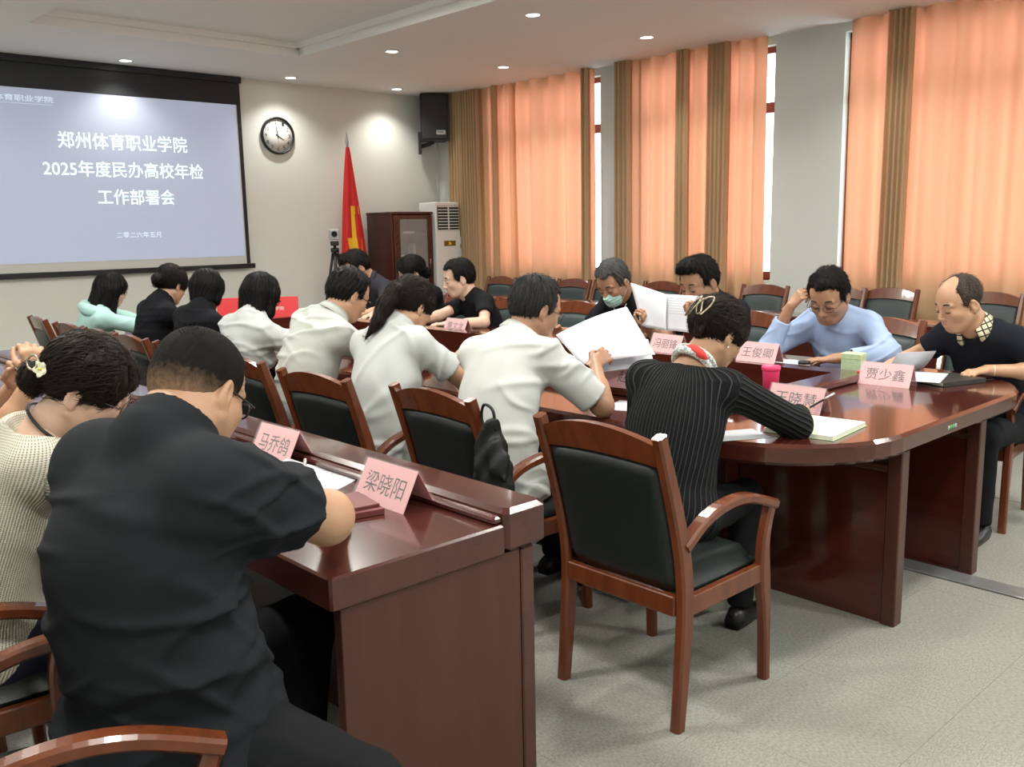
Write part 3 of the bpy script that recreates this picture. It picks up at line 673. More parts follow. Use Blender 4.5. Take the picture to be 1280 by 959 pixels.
def person(name_label, seat, face, head, hyaw, hpitch, hroll, L, R, *, hscale=1.0, sh_yaw=None, male=True, fat=1.0, h=.008, tone='a', top=None, sleeve=.55, topkey='tee', hair='short', haircol='black',
           knees=None, pants='pants_dark', glasses=None, elbowL=None, elbowR=None, curl=(.6, .6), palmL=(0, 0, -1), palmR=(0, 0, -1), collar=None, group='people seated at the meeting', seatz=.50, slouch=.05, neck_fwd=.0, fold=.004, extras=(), fdirL=None, fdirR=None, legs=True, torso_w=1.0, roll_sh=0, hcell=None, thumb=(.4, .4), bare_back=False, hem=None, clothfold=1.0, neck=.125):
    ox, oy = seat; O = np.array((ox, oy, 0.)); root_loc = Vector((ox, oy, 0))
    fr = np.array((math.cos(math.radians(face)), math.sin(math.radians(face)), 0)); lf = np.array((-fr[1], fr[0], 0)); up = np.array((0, 0, 1.))
    sy = math.radians(face if sh_yaw is None else sh_yaw); sf = np.array((math.cos(sy), math.sin(sy), 0)); sl = np.array((-sf[1], sf[0], math.tan(math.radians(roll_sh)))); sl = U_(sl)
    Hd = np.array(head)-O; HF = head_frame(hyaw, hpitch, hroll); hs = hscale*(1.0 if male else .96)
    b = 1.0 if male else .90
    Hp = np.array((0, 0, seatz))                                        # pelvis
    N = Hd+HF.T@(np.array((-.045-neck_fwd, 0, -neck))*hs); N = N+np.array((0, 0, -.005))    # base of the neck, follows the tilt of the head
    back = U_(np.cross(sl, up)); bend = -(fr+sf)/2*slouch*1.0
    mid = (Hp+N)/2+bend*2
    bz = lambda t: (1-t)**2*Hp+2*t*(1-t)*mid+t*t*N
    def frm(t):
        u = U_(2*(1-t)*(mid-Hp)+2*t*(N-mid)); l = U_(lf*(1-t)+sl*t); f = U_(np.cross(l, u)); l = np.cross(u, f); return np.stack([f, l, u])
    T = np.linalg.norm(N-Hp)/.56
    S = {s: bz(.90)+frm(.9).T@np.array((.0, s*.158*b*torso_w, -.012)) for s in (-1, 1)}
    def torso(F, g=0, k=.05, low=True):
        w = torso_w*fat; q = frm(0)
        F.ell(bz(.02), (.125*fat*b+g, .170*w*b+g, .115+g), k, F=q)
        q = frm(.3); F.ell(bz(.30)+q[0]*.012*(fat-1)*5, (.108*fat*b+g, .146*w*b+g, .15*T+g), k, F=q)
        q = frm(.62); F.ell(bz(.62), (.112*b*(1+(fat-1)*.6)+g, .158*(torso_w*(1+(fat-1)*.55))*b+g, .17*T+g), k, F=q)
        q = frm(.85); F.ell(bz(.83), (.085*b+g, .150*b*torso_w+g, .085+g), k, F=q)
        for s in (-1, 1):
            F.cone(bz(.96), S[s], .050*b+g, .053*b+g, k)
            if not male and True: F.ell(bz(.62)+frm(.62).T@np.array((.085, s*.065, .0)), (.055+g, .055+g, .055+g), .04)
    A = {}; fatA = 1+(fat-1)*.8
    for s, Wt, pole in ((1, L, elbowL), (-1, R, elbowR)):
        Wt = np.array(Wt)-O; s0 = S[s]; l1, l2 = .285*b*1.02, .245*b*1.02
        if pole is not None:
            E_ = np.array(pole)-O; d1 = E_-s0; E_ = s0+U_(d1)*min(np.linalg.norm(d1), l1*1.12); dd = Wt-E_; Wt = E_+U_(dd)*min(max(np.linalg.norm(dd), l2*.7), l2*1.15)
        else:
            d = Wt-s0; D = min(np.linalg.norm(d), (l1+l2)*.995); d = U_(d); Wt = s0+d*D; pv = np.array((0, 0, -1.))+sl*s*.45-sf*.25; pv = U_(pv-d*(pv@d))
            a = (l1*l1-l2*l2+D*D)/(2*D); E_ = s0+d*a+pv*math.sqrt(max(l1*l1-a*a, 0))
        A[s] = (s0, E_, Wt)
    hc = hcell or h*.62
    def arms(F, g=0, k=.025, sl_=None):
        for s in (-1, 1):
            a, e, w = A[s]; F.cone(a, e, .050*b*fatA+g, .040*b*fatA+g, k); F.cone(e, w, .0405*b*fatA+g, .0262*b*(1+(fatA-1)*.5)+g, .02)
            F.cone(e+(w-e)*.08, e+(w-e)*.45, .041*b*fatA+g, .038*b*fatA+g, .02)
    pts = [Hp, N, Hd]+[p for s in A for p in A[s]]; lo = np.min(pts, 0)-.24; hi = np.max(pts, 0)+.2; lo[2] = max(lo[2], .33)
    B = Field(lo, hi, h); torso(B, -.014); arms(B); Vh = N; B.cone(N-(N-bz(.9))*.1, N+(Hd-N)*.15, .056*b*fat**.5, .054*b*fat**.5, .03)
    parts = [B.mesh()]
    nbh = (HF@(N-Hd))/hs; v, q = head_patch(hc/hs, nbh, .056*b*(1+(fat-1)*.7), male, 1+(fat-1)*.35); parts.append(((v*hs)@HF+Hd, q))
    HandX = {}
    for s, pl, fd, c_, th in ((1, palmL, fdirL, curl[0], thumb[0]), (-1, palmR, fdirR, curl[1], thumb[1])):
        a, e, w = A[s]; x = U_(w-e) if fd is None else U_(U_(fd)+.35*U_(w-e)); z = -np.array(pl, float); z = U_(z-x*(z@x)); y = np.cross(z, x)
        v, q = hand_patch(min(.0045, hc*.8), c_, th, .3, .98*b); 
        if s > 0: v = v*np.array((1, -1, 1)); q = q[:, ::-1]
        parts.append((v@np.stack([x, y, z])+w, q)); HandX[s] = (w, np.stack([x, y, z]))
    root = link('person', np_mesh('person', parts, skin(*TONES[tone])), None, root_loc); tag(root, name_label, 'person', group)
    # ---- legs
    if knees is None: knees = [fr*.43+lf*.10+up*.50, fr*.43-lf*.10+up*.50]
    else: knees = [np.array(k_)-O for k_ in knees]
    Fp = Field(np.min([Hp]+knees, 0)-.24*1.1, np.max([Hp]+knees, 0)+.22*1.1, .011 if h < .0075 else .013); Fp.lo[2] = .02; Fp.n[2] = int(.75/Fp.h); Fp.d = np.full(Fp.n, .08, f32)
    fx = []
    for s, kn in zip((1, -1), knees):
        hp = Hp+lf*s*.095*b+up*(-.005)+fr*.02; an = kn-fr*.02+np.array((0, 0, -.40)); an[2] = .095
        Fp.cone(hp, kn, .088*fatA*b, .062*fatA*b, .05); Fp.cone(kn, an, .060*fatA*b, .048, .02); fx.append(an)
    Fp.ell(Hp-up*.01, (.13*fat*b, .178*fat*b, .11), .05, F=frm(0))
    Fp.displace(fold_fn(int(abs(ox*100+oy*37)), .004, (.2, .2, .3), .8)); Fp.cut((0, 0, .075), (0, 0, -1))
    link('trousers', np_mesh('trousers', [Fp.mesh()], M[pants]), root)
    for s, an in zip((1, -1), fx):
        k = MB(); X = frame(an+np.array((0, 0, -.095)), fr, lf)
        prof = [(-.07, .030, .065), (-.03, .038, .085), (.03, .042, .075), (.09, .045, .055), (.14, .040, .042), (.175, .022, .030)]; vs = []
        for x, w, z in prof:
            for q in range(10): a = 2*PI*q/10; vs.append((x, w*math.cos(a), max(.002, z*.5+z*.5*math.sin(a)*1.0) if math.sin(a) > -.2 else .002))
        n_ = len(prof); fs = [(i*10+j, i*10+(j+1) % 10, (i+1)*10+(j+1) % 10, (i+1)*10+j) for i in range(n_-1) for j in range(10)]+[tuple(range(9, -1, -1)), tuple(range((n_-1)*10, n_*10))]
        k.add(vs, fs, True, X); k.obj('shoe', M['shoe'], root)
    # ---- top
    g = .011*clothfold
    C = Field(lo-.02, hi+.02, h*.85); torso(C, g, .07)
    for s in (-1, 1):
        a, e, w = A[s]
        ra, re_ = .056*b*fatA+g*.8, .048*b*fatA+g*1.3
        if sleeve <= 1: C.cone(a, a+(e-a)*sleeve, ra, ra+(re_-ra)*sleeve+.004, .03 if fat < 1.3 else .075)
        else:
            t = sleeve-1; C.cone(a, e, ra, re_*.98, .035); rw = .031*b+g*1.1; C.cone(e, e+(w-e)*t, re_*.97, re_*.97+(rw-re_)*t, .02)
    hemz = Hp-up*(.09 if hem is None else hem)
    C.ell(bz(.02), (.130*fat*b+g, .172*fat*torso_w*b+g, .13), .04, F=frm(0))
    if fold: C.displace(fold_fn(int(abs(ox*71+oy*113)), fold, frm(.5)[2]*1.0, 1.0))
    for s in (-1, 1):                                                   # open the cuffs
        a, e, w = A[s]
        if sleeve <= 1:
            p = a+(e-a)*sleeve; d = U_(e-a); rr = .056*b*fatA+(-.008*b)*sleeve; sl_, P = C.sub(p-.13, p+.13, 0)
            # flat end beyond the cuff, only round the arm
            q = P-p; along = q@d; rad = np.sqrt(np.maximum((q*q).sum(-1)-along**2, 0)); dd = np.maximum(-along, rad-.10*fatA); dd = np.where(along > .11, .08, dd); C.op(sl_, dd, .010, 's')
            C.cone(p-d*.025, p+d*.06, rr*.89+.001, rr*.87+.003, .004, 's')
        else:
            p = e+(w-e)*(sleeve-1); d = U_(w-e); sl_, P = C.sub(p-.10, p+.10, 0); q = P-p; along = q@d; rad = np.sqrt(np.maximum((q*q).sum(-1)-along**2, 0)); dd = np.maximum(-along, rad-.075); dd = np.where(along > .09, .08, dd); C.op(sl_, dd, 0, 's')
            C.cone(p-d*.02, p+d*.05, .034*b+.003, .034*b+.004, .002, 's')
    C.cut(hemz, -frm(0)[2])
    if collar is None and not bare_back: C.cone(N-U_(Hd-N)*.02, N+U_(Hd-N)*(.022 if fat < 1.3 else .004), .080*b*(1+(fat-1)*.5), .077*b*(1+(fat-1)*.5), .025)
    ncr = .064*b*(1+(fat-1)*.5)+(.000 if collar is None and not bare_back else .010 if collar is None else .004); nd = U_(Hd+HF.T@np.array((-.02, 0, -.05))-N)
    if bare_back: C.ell(N-sf*.025+up*.012, (.075, .120, .050), .012, 's', F=frm(1))
    C.cone(N-nd*.01+sf*.012, N+nd*.2, ncr, ncr*1.1, .010, 's')
    def lat(V):
        f0 = frm(.5); q = V-bz(.5); out = np.arctan2(q@f0[1], -(q@f0[0]))*.15; td = np.hypot(q@f0[1]*.8, q@f0[0])-.115
        for s in (-1, 1):
            a, e, w = A[s]
            for p0, p1 in ((a, e), (e, w)):
                d = U_(p1-p0); t = np.clip((V-p0)@d, .06 if p0 is a else 0, np.linalg.norm(p1-p0)); r_ = V-p0-t[:, None]*d; rn = np.linalg.norm(r_, axis=1)-.045
                u = U_(np.cross(d, (.1, .2, 1.))); v = np.cross(d, u); an = np.arctan2(r_@u, r_@v)*.055; m_ = rn < td; out[m_] = an[m_]; td = np.minimum(td, rn)
        return out
    tp = link(topkey, np_mesh(topkey, [C.mesh()], M[top], lat if top in ('pin', 'knit') else None), root)
    if collar:                                                          # fold-over shirt collar
        k = MB(); vs = []; n_ = 28; fwd = U_(sf-nd*(sf@nd)); sd = np.cross(nd, fwd)
        for i in range(n_+1):
            a = math.radians(28+304*i/n_); op = math.cos(a)
            rr = .064*b*(1+(fat-1)*.6); e_ = fwd*math.cos(a)+sd*math.sin(a); drop = -.012*max(0, op)
            base = N+nd*(.010+drop*1.6)+fwd*.010
            vs += [tuple(base+e_*(rr+.010)+nd*.0), tuple(base+e_*(rr+.005)+nd*.030), tuple(base+e_*(rr+.010)+nd*.034), tuple(base+e_*(rr+.026+.012*max(0, op))+nd*(-.004-.026*max(0, op))), tuple(base+e_*(rr+.019)+nd*(-.010-.022*max(0, op)))]
        fs = [(i*5+j, i*5+(j+1) % 5, (i+1)*5+(j+1) % 5, (i+1)*5+j) for i in range(n_) for j in range(5)]+[(4, 3, 2, 1, 0), tuple(n_*5+j for j in range(5))]
        k.add(vs, fs, True); k.obj('collar', M[collar], root)
    # ---- things of the head: matrix from head space
    HM = Matrix.Identity(4)
    for i in range(3):
        for j in range(3): HM[i][j] = HF[j][i]*hs
    HM.translation = Vector(Hd)
    hair_mesh(root, HM, hair, haircol, hc/hs, male)
    def hobj(k, nm, m): o = k.obj(nm, m, root); o.matrix_local = HM; return o
    for s in (-1, 1):
        k = MB(); k.beam([(.0925, s*.014, .033), (.0935, s*.026, .038), (.088, s*.039, .038), (.079, s*.050, .032)], (0, 0, 1), .007 if male else .0045, .006, .3, smooth=True); hobj(k, 'eyebrow', M['brow'])
        k = MB(); k.tube([(.0900, s*.0165, .002), (.0945, s*.025, -.0015), (.0945, s*.034, -.002), (.0875, s*.045, .0005)], [.0006, .0019, .0021, .0008], 6); hobj(k, 'eye', M['brow'])
    k = MB(); k.tube([(.0925, -.022, -.0575), (.0985, -.011, -.0545), (.1005, 0, -.0555), (.0985, .011, -.0545), (.0925, .022, -.0575)], [.0008, .0036, .0035, .0036, .0008], 6)
    k.tube([(.092, -.020, -.0585), (.0975, -.010, -.0625), (.0985, 0, -.0635), (.0975, .010, -.0625), (.092, .020, -.0585)], [.0008, .0038, .0046, .0038, .0008], 6); hobj(k, 'lips', M['lips'])
    if glasses:
        k = MB()
        for s in (-1, 1):
            k.tube([(.108-.010*abs(math.sin(q))*0-.006*(abs(.033+.021*math.cos(q))/.05), s*(.033+.0225*math.copysign(abs(math.cos(q))**.7, math.cos(q))), .004+.0165*math.copysign(abs(math.sin(q))**.7, math.sin(q))) for q in [2*PI*i/20 for i in range(20)]], .0016 if glasses == 'thin' else .0024, 6, closed=True)
            k.tube([(.1025, s*.0555, .010), (.098, s*.070, .010), (.060, s*.0755, .009), (.0, s*.0800, .008), (-.012, s*.082, -.006)], .0016 if glasses == 'thin' else .0022, 6)
        k.tube([(.108, -.010, .010), (.111, 0, .013), (.108, .010, .010)], .0016, 6)
        hobj(k, 'glasses', M['wire'] if glasses == 'thin' else M['black'])
    for ex in extras: ex(root, HM, dict(N=N, Hd=Hd, HF=HF, A=A, hand=HandX, frm=frm, bz=bz, hs=hs, sf=sf, S=S, hobj=hobj, O=O, nd=nd))
    return root

def strand_parts(F, V, style, male):
    """loose locks that follow the hair surface: thin tapering ribbons, standing a little off it"""
    rs = np.random.RandomState(len(V) % 9973); n = {'buzz': 2600, 'bald': 500, 'quiff': 1500, 'short': 1500, 'neat': 1400}.get(style, 1300)
    L_ = {'buzz': .007, 'bald': .03, 'quiff': .030, 'short': .030, 'neat': .034}.get(style, .11); wd = {'buzz': .0007}.get(style, .0032); ns = 3 if style == 'buzz' else 6
    def val(P):
        g = (P-F.lo)/F.h; i = np.clip(np.floor(g).astype(int), 0, np.array(F.d.shape)-2); t = np.clip(g-i, 0, 1); out = 0
        for a in (0, 1):
            for b in (0, 1):
                for c in (0, 1): out = out+F.d[i[:, 0]+a, i[:, 1]+b, i[:, 2]+c]*(t[:, 0] if a else 1-t[:, 0])*(t[:, 1] if b else 1-t[:, 1])*(t[:, 2] if c else 1-t[:, 2])
        return out
    def grad(P):
        e = F.h; g = np.stack([val(P+np.eye(3)[k]*e)-val(P-np.eye(3)[k]*e) for k in range(3)], -1); return g/np.maximum(np.linalg.norm(g, axis=1, keepdims=True), 1e-6)
    P = V[rs.randint(0, len(V), n)].astype(float); crown = np.array((-.055, .012, .115)); tailmode = style in ('ponytail', 'bun', 'lowbun', 'twist')
    if style in ('buzz',): P = P[P[:, 2] > -.005]
    if style != 'buzz': P = P[(P[:, 2] > -.06) | (np.full(len(P), style in ('long', 'bob', 'ponytail')))]
    n = len(P); ll = L_*rs.uniform(.55, 1.2, n); lift = rs.uniform(.0006, .0042, n) if style != 'buzz' else rs.uniform(.0, .001, n); jit = rs.normal(scale=.10, size=(n, 3)); pts = []; nr = []
    for j in range(ns+1):
        g = grad(P); pts.append(P+g*(lift*(1+2.0*(j/ns)**2))[:, None]); nr.append(g)
        if tailmode:
            tgt = np.array((-.11, 0, .03 if style in ('ponytail', 'twist') else -.02)); d = tgt-P; far = np.linalg.norm(d, axis=1) < .05; d[far] = (0, 0, -1.)
            if style == 'ponytail': d[P[:, 0] < -.112] = (-.15, .02, -1.)
        else:
            d = P-crown; d = d/np.maximum(np.linalg.norm(d, axis=1, keepdims=True), 1e-6)*.8+np.array((0, 0, -.55)) if style != 'quiff' else d*8+np.array((.2, 0, .25))
            if style in ('short', 'neat', 'bald'): d = d+np.array((-.9, .9, .35))*(P[:, 0:1] > .02)
        d = d/np.maximum(np.linalg.norm(d, axis=1, keepdims=True), 1e-6)+jit
        d = d-g*(d*g).sum(1, keepdims=True)*(1 if style != 'buzz' else .3); d /= np.maximum(np.linalg.norm(d, axis=1, keepdims=True), 1e-6)
        if style == 'buzz': d = d+g*1.2
        P = P+d*(ll/ns)[:, None]
        if style != 'buzz': P = P-grad(P)*np.clip(val(P), -.01, .004)[:, None]
    pts = np.stack(pts, 1); nr = np.stack(nr, 1); dv = np.gradient(pts, axis=1); sd = np.cross(dv, nr); sd /= np.maximum(np.linalg.norm(sd, axis=2, keepdims=True), 1e-9)
    w = wd*(1-np.linspace(0, 1, ns+1)**2*.9)*.5; w[0] *= .5; A_ = pts+sd*w[None, :, None]; B_ = pts-sd*w[None, :, None]; C_ = pts+nr*(w*.7)[None, :, None]
    VV = np.concatenate([np.stack([A_, C_, B_], 2).reshape(-1, 3)]); base = (np.arange(n)[:, None]*(ns+1)+np.arange(ns)[None])[..., None]*3; base = base.reshape(-1, 1)
    Q = np.concatenate([base+np.array([[0, 3, 4, 1]]), base+np.array([[1, 4, 5, 2]])]); return [(VV, Q)]
def hair_mesh(root, HM, style, col, h, male):
    lo = np.array((-.14, -.13, -.17)); hi = np.array((.15, .13, .18))
    if style in ('long', 'bob', 'ponytail'): lo[2] = -.34 if style == 'long' else -.26; lo[0] = -.22
    if style in ('bun', 'lowbun', 'twist'): lo[0] = -.20
    F = Field(lo, hi, max(h*.95, .0032)); 
    t = {'buzz': .004, 'short': .010, 'quiff': .011, 'bald': .003, 'neat': .010}.get(style, .016)
    F.ell((-.014, 0, .044), (.098+t, .077+t, .087+t), .01); F.ell((.024, 0, .034), (.066+t*.6, .068+t*.7, .080+t*.8), .03)
    if style in ('short', 'quiff', 'neat', 'buzz'): F.ell((-.045, 0, .0), (.060+t*.5, .066+t*.5, .060), .03)
    if style == 'quiff': F.cone((.048, -.025, .118), (.052, .030, .122), .022, .018, .06)
    if style == 'bald':
        F.ell((.072, 0, .118), (.088, .056, .078), .02, 's'); F.ell((.10, 0, .05), (.058, .082, .07), .02, 's')
    # face and ears are cut out
    if style in ('short', 'neat', 'buzz', 'quiff', 'bald'):
        F.box((.112, 0, -.07), (.05, .2, .142 if style != 'buzz' else .142), .022, .014, 's'); F.box((.055, 0, -.13), (.068, .2, .120), .01, .012, 's')
        F.box((0, 0, -.17), (.3, .3, .115), .0, .015, 's')
        for s in (-1, 1): F.ell((-.008, s*.100, -.012), (.027, .03, .042), .006, 's')
    else:
        F.ell((.118, 0, -.03), (.058, .068, .088), .016, 's')
        if style in ('bun', 'ponytail', 'twist', 'lowbun'):
            F.box((.06, 0, -.14), (.062, .2, .115), .01, .02, 's'); F.box((0, 0, -.20), (.3, .3, .128), .0, .02, 's')
            for s in (-1, 1): F.ell((-.002, s*.098, -.014), (.024, .022, .038), .006, 's')
    if style == 'bob':
        for s in (-1, 1): F.cone((.0, s*.066, .02), (.012, s*.070, -.085), .033, .026, .03)
        for y in (-.045, 0, .045): F.cone((-.070, y, .01), (-.058, y, -.105), .042, .030, .03)
        F.ell((.130, 0, -.045), (.066, .056, .090), .014, 's')
    if style == 'shortbob':
        for s in (-1, 1): F.cone((.0, s*.066, .02), (-.002, s*.066, -.055), .034, .028, .03)
        for y in (-.04, 0, .04): F.cone((-.068, y, .01), (-.060, y, -.070), .044, .030, .03)
        F.ell((.130, 0, -.040), (.066, .058, .090), .014, 's')
    if style == 'long':
        for s in (-1, 1): F.cone((.0, s*.068, .02), (.022, s*.078, -.19), .034, .026, .03); F.cone((-.03, s*.070, .0), (-.055, s*.072, -.25), .036, .020, .03)
        for y in (-.045, 0, .045): F.cone((-.075, y, .01), (-.120, y, -.27), .044, .024, .03)
        F.ell((.135, 0, -.055), (.066, .052, .105), .014, 's')
    if style == 'ponytail':
        for a, b_, r1, r2 in (((-.095, 0, .055), (-.128, -.004, .030), .024, .032), ((-.128, -.004, .030), (-.152, -.006, -.05), .034, .036), ((-.152, -.006, -.05), (-.158, .0, -.14), .036, .026), ((-.158, 0, -.14), (-.175, .012, -.215), .026, .006)): F.cone(a, b_, r1, r2, .014)
    if style in ('bun', 'lowbun'): F.ell((-.125, 0, -.005 if style == 'bun' else -.03), (.038, .040, .042), .008)
    if style == 'twist':
        F.ell((-.095, 0, .02), (.040, .050, .075), .02); F.cone((-.11, .02, .075), (-.10, -.02, -.035), .026, .020, .012)
    rs = np.random.RandomState(len(style)*7+int(h*1e5)); ph = rs.uniform(0, 6, 6)
    a_ = {'buzz': .0006, 'bald': .0008}.get(style, .0036)
    def strands(P):
        an = np.arctan2(P[:, 1], P[:, 0]+.02); r = np.sqrt((P[:, :2]**2).sum(1))
        return (a_*(np.sin(an*23+ph[0]+5*np.sin(P[:, 2]*22+ph[1]))*.6+np.sin(an*41+ph[2]+4*np.sin(P[:, 2]*31+ph[3]))*.5)*np.clip(r/.05, 0, 1)+a_*.8*np.sin(P[:, 0]*75+ph[4]+2*np.sin(P[:, 1]*45))*np.clip(P[:, 2]/.08, 0, 1)).astype(f32)
    F.displace(strands, .02)
    VV, QQ = F.mesh(); o = link('hair', np_mesh('hair', [(VV, QQ)]+strand_parts(F, VV, style, male), M['hair_'+('thin' if style == 'bald' else col)] if style != 'buzz' else M['hair_buzz']), root); o.matrix_local = HM
    if style == 'ponytail': k = MB(); k.tube([(-.112+.024*math.cos(q)*.3, .024*math.cos(q), .044+.026*math.sin(q)) for q in [2*PI*i/14 for i in range(14)]], .006, 6, closed=True); t_ = k.obj('hair_tie', M['hairtie'], root); t_.matrix_local = HM

def hair_material(name, c, c2, rough=.42):
    return mat('hair_'+name, c, rough, bump=('strand', (55, 1, 4), .5, .004), var=('strand', (38, 1, 3), c2, .35, .8), spec=.16)
M['hair_black'] = hair_material('black', (.005, .0045, .0045), (.014, .012, .011)); M['hair_brown'] = hair_material('brown', (.009, .006, .005), (.026, .017, .013))
M['hair_grey'] = hair_material('grey', (.030, .031, .031), (.14, .14, .137), .6); M['hair_darkgrey'] = hair_material('darkgrey', (.009, .009, .009), (.060, .060, .058), .5)
M['hair_thin'] = mat('hair_thin_over_scalp', (.20, .125, .085), .65, bump=('strand', (55, 1, 4), .3, .002), var=('noise', (420, 420, 160), (.018, .016, .015), .28, .50), spec=.2)
def buzz():
    m = mat('hair_buzz_fade', (.010, .010, .010), .7, bump=('noise', (420, 420, 420), .6, .002), spec=.08); nt = m.node_tree; N = nt.nodes; L = nt.links; b = N['Principled BSDF']
    tc = N.new('ShaderNodeTexCoord'); sp = N.new('ShaderNodeSeparateXYZ'); L.new(tc.outputs['Object'], sp.inputs[0]); nz = N.new('ShaderNodeTexNoise'); nz.inputs['Scale'].default_value = 90; L.new(tc.outputs['Object'], nz.inputs[0])
    ad = N.new('ShaderNodeMath'); ad.operation = 'MULTIPLY_ADD'; ad.inputs[1].default_value = .045; L.new(nz.outputs['Fac'], ad.inputs[0]); L.new(sp.outputs[2], ad.inputs[2])
    mr = N.new('ShaderNodeMapRange'); mr.inputs[1].default_value = -.035; mr.inputs[2].default_value = .062; L.new(ad.outputs[0], mr.inputs[0])
    rp = N.new('ShaderNodeValToRGB'); L.new(mr.outputs[0], rp.inputs[0]); rp.color_ramp.elements[0].color = (.42, .25, .15, 1); rp.color_ramp.elements[1].color = (.012, .011, .010, 1); rp.color_ramp.elements[1].position = .8
    e = rp.color_ramp.elements.new(.45); e.color = (.13, .085, .055, 1); L.new(rp.outputs[0], b.inputs['Base Color']); return m
M['hair_buzz'] = buzz()
TONES = {'a': ('light', (.60, .37, .25)), 'b': ('warm', (.50, .29, .18)), 'c': ('tan', (.40, .22, .135)), 'd': ('pale', (.66, .44, .33))}
M['brow'] = mat('brow_and_lash', (.02, .015, .012), .7); M['lips'] = mat('lips', (.42, .16, .13), .45); M['wire'] = mat('thin_metal_frame', (.10, .09, .085), .3, .8); M['hairtie'] = mat('hair_tie_band', (.05, .02, .015), .5)
M['shoe'] = mat('black_shoe', (.012, .012, .012), .35)
def cloth(name, c, c2=None, rough=.85, sc=300): return mat(name, c, rough, bump=('noise', (sc, sc, sc), .15, .001), var=('noise', (9, 9, 9), c2 or tuple(v*.88 for v in c), .35, .75), spec=.2)
M['pants_dark'] = cloth('dark_trousers', (.009, .010, .012)); M['pants_navy'] = cloth('navy_trousers', (.018, .022, .04)); M['pants_grey'] = cloth('charcoal_trousers', (.03, .034, .035))
M['tee_black'] = cloth('black_jersey', (.010, .012, .015), (.014, .017, .021)); M['black_top'] = cloth('black_knit_top', (.006, .007, .010)); M['polo_black'] = cloth('black_polo_cotton', (.007, .008, .011)); M['navy_tee'] = cloth('dark_navy_polo', (.009, .011, .018))
M['white_tee'] = cloth('white_jersey', (0.542, 0.569, 0.561)); M['white_polo'] = cloth('white_pique', (0.565, 0.589, 0.557)); M['white_shirt'] = cloth('white_shirt_cotton', (0.596, 0.619, 0.604)); M['teal'] = cloth('pale_green_sweatshirt', (.42, .66, .62))
M['blue_shirt'] = cloth('pale_blue_shirt_cotton', (.36, .47, .70)); M['charcoal'] = cloth('charcoal_polo', (.030, .030, .040))
def knit():
    m = mat('cream_open_knit', (.66, .63, .52), .9, spec=.2); nt = m.node_tree; N = nt.nodes; L = nt.links; b = N['Principled BSDF']
    a = N.new('ShaderNodeAttribute'); a.attribute_name = 'stripe'; tc = N.new('ShaderNodeTexCoord'); sp = N.new('ShaderNodeSeparateXYZ'); L.new(tc.outputs['Object'], sp.inputs[0])
    def sn(x, k): c = N.new('ShaderNodeMath'); c.operation = 'MULTIPLY'; c.inputs[1].default_value = k; L.new(x, c.inputs[0]); w = N.new('ShaderNodeMath'); w.operation = 'SINE'; L.new(c.outputs[0], w.inputs[0]); return w.outputs[0]
    s1 = sn(a.outputs['Fac'], 2*PI/.0062); s2 = sn(sp.outputs[2], 2*PI/.0050); ad = N.new('ShaderNodeMath'); ad.operation = 'MULTIPLY_ADD'; ad.inputs[1].default_value = .55; L.new(s2, ad.inputs[0]); L.new(s1, ad.inputs[2])
    rp = N.new('ShaderNodeValToRGB'); mr = N.new('ShaderNodeMapRange'); mr.inputs[1].default_value = -1.5; mr.inputs[2].default_value = 1.5; L.new(ad.outputs[0], mr.inputs[0]); L.new(mr.outputs[0], rp.inputs[0])
    rp.color_ramp.elements[0].position = .1; rp.color_ramp.elements[0].color = (.25, .225, .17, 1); rp.color_ramp.elements[1].position = .5; rp.color_ramp.elements[1].color = (.62, .60, .51, 1); L.new(rp.outputs[0], b.inputs['Base Color'])
    bp = N.new('ShaderNodeBump'); bp.inputs['Strength'].default_value = .8; bp.inputs['Distance'].default_value = .003; L.new(mr.outputs[0], bp.inputs['Height']); L.new(bp.outputs[0], b.inputs['Normal']); return m
M['knit'] = knit()
def pin():
    """black pleated rib with thin pale stripes running up and down"""
    m = mat('black_pinstriped_rib', (.006, .007, .008), .85, spec=.2); nt = m.node_tree; N = nt.nodes; L = nt.links; b = N['Principled BSDF']
    a = N.new('ShaderNodeAttribute'); a.attribute_name = 'stripe'
    c = N.new('ShaderNodeMath'); c.operation = 'MULTIPLY'; c.inputs[1].default_value = 2*PI/.0165; L.new(a.outputs['Fac'], c.inputs[0]); w = N.new('ShaderNodeMath'); w.operation = 'SINE'; L.new(c.outputs[0], w.inputs[0])
    rp = N.new('ShaderNodeValToRGB'); L.new(w.outputs[0], rp.inputs[0]); rp.color_ramp.elements[0].position = .90; rp.color_ramp.elements[0].color = (.006, .007, .008, 1); rp.color_ramp.elements[1].position = 1.0; rp.color_ramp.elements[1].color = (.060, .064, .064, 1)
    L.new(rp.outputs[0], b.inputs['Base Color']); bp = N.new('ShaderNodeBump'); bp.inputs['Strength'].default_value = .6; bp.inputs['Distance'].default_value = .004; L.new(w.outputs[0], bp.inputs['Height']); L.new(bp.outputs[0], b.inputs['Normal']); return m
M['pin'] = pin()
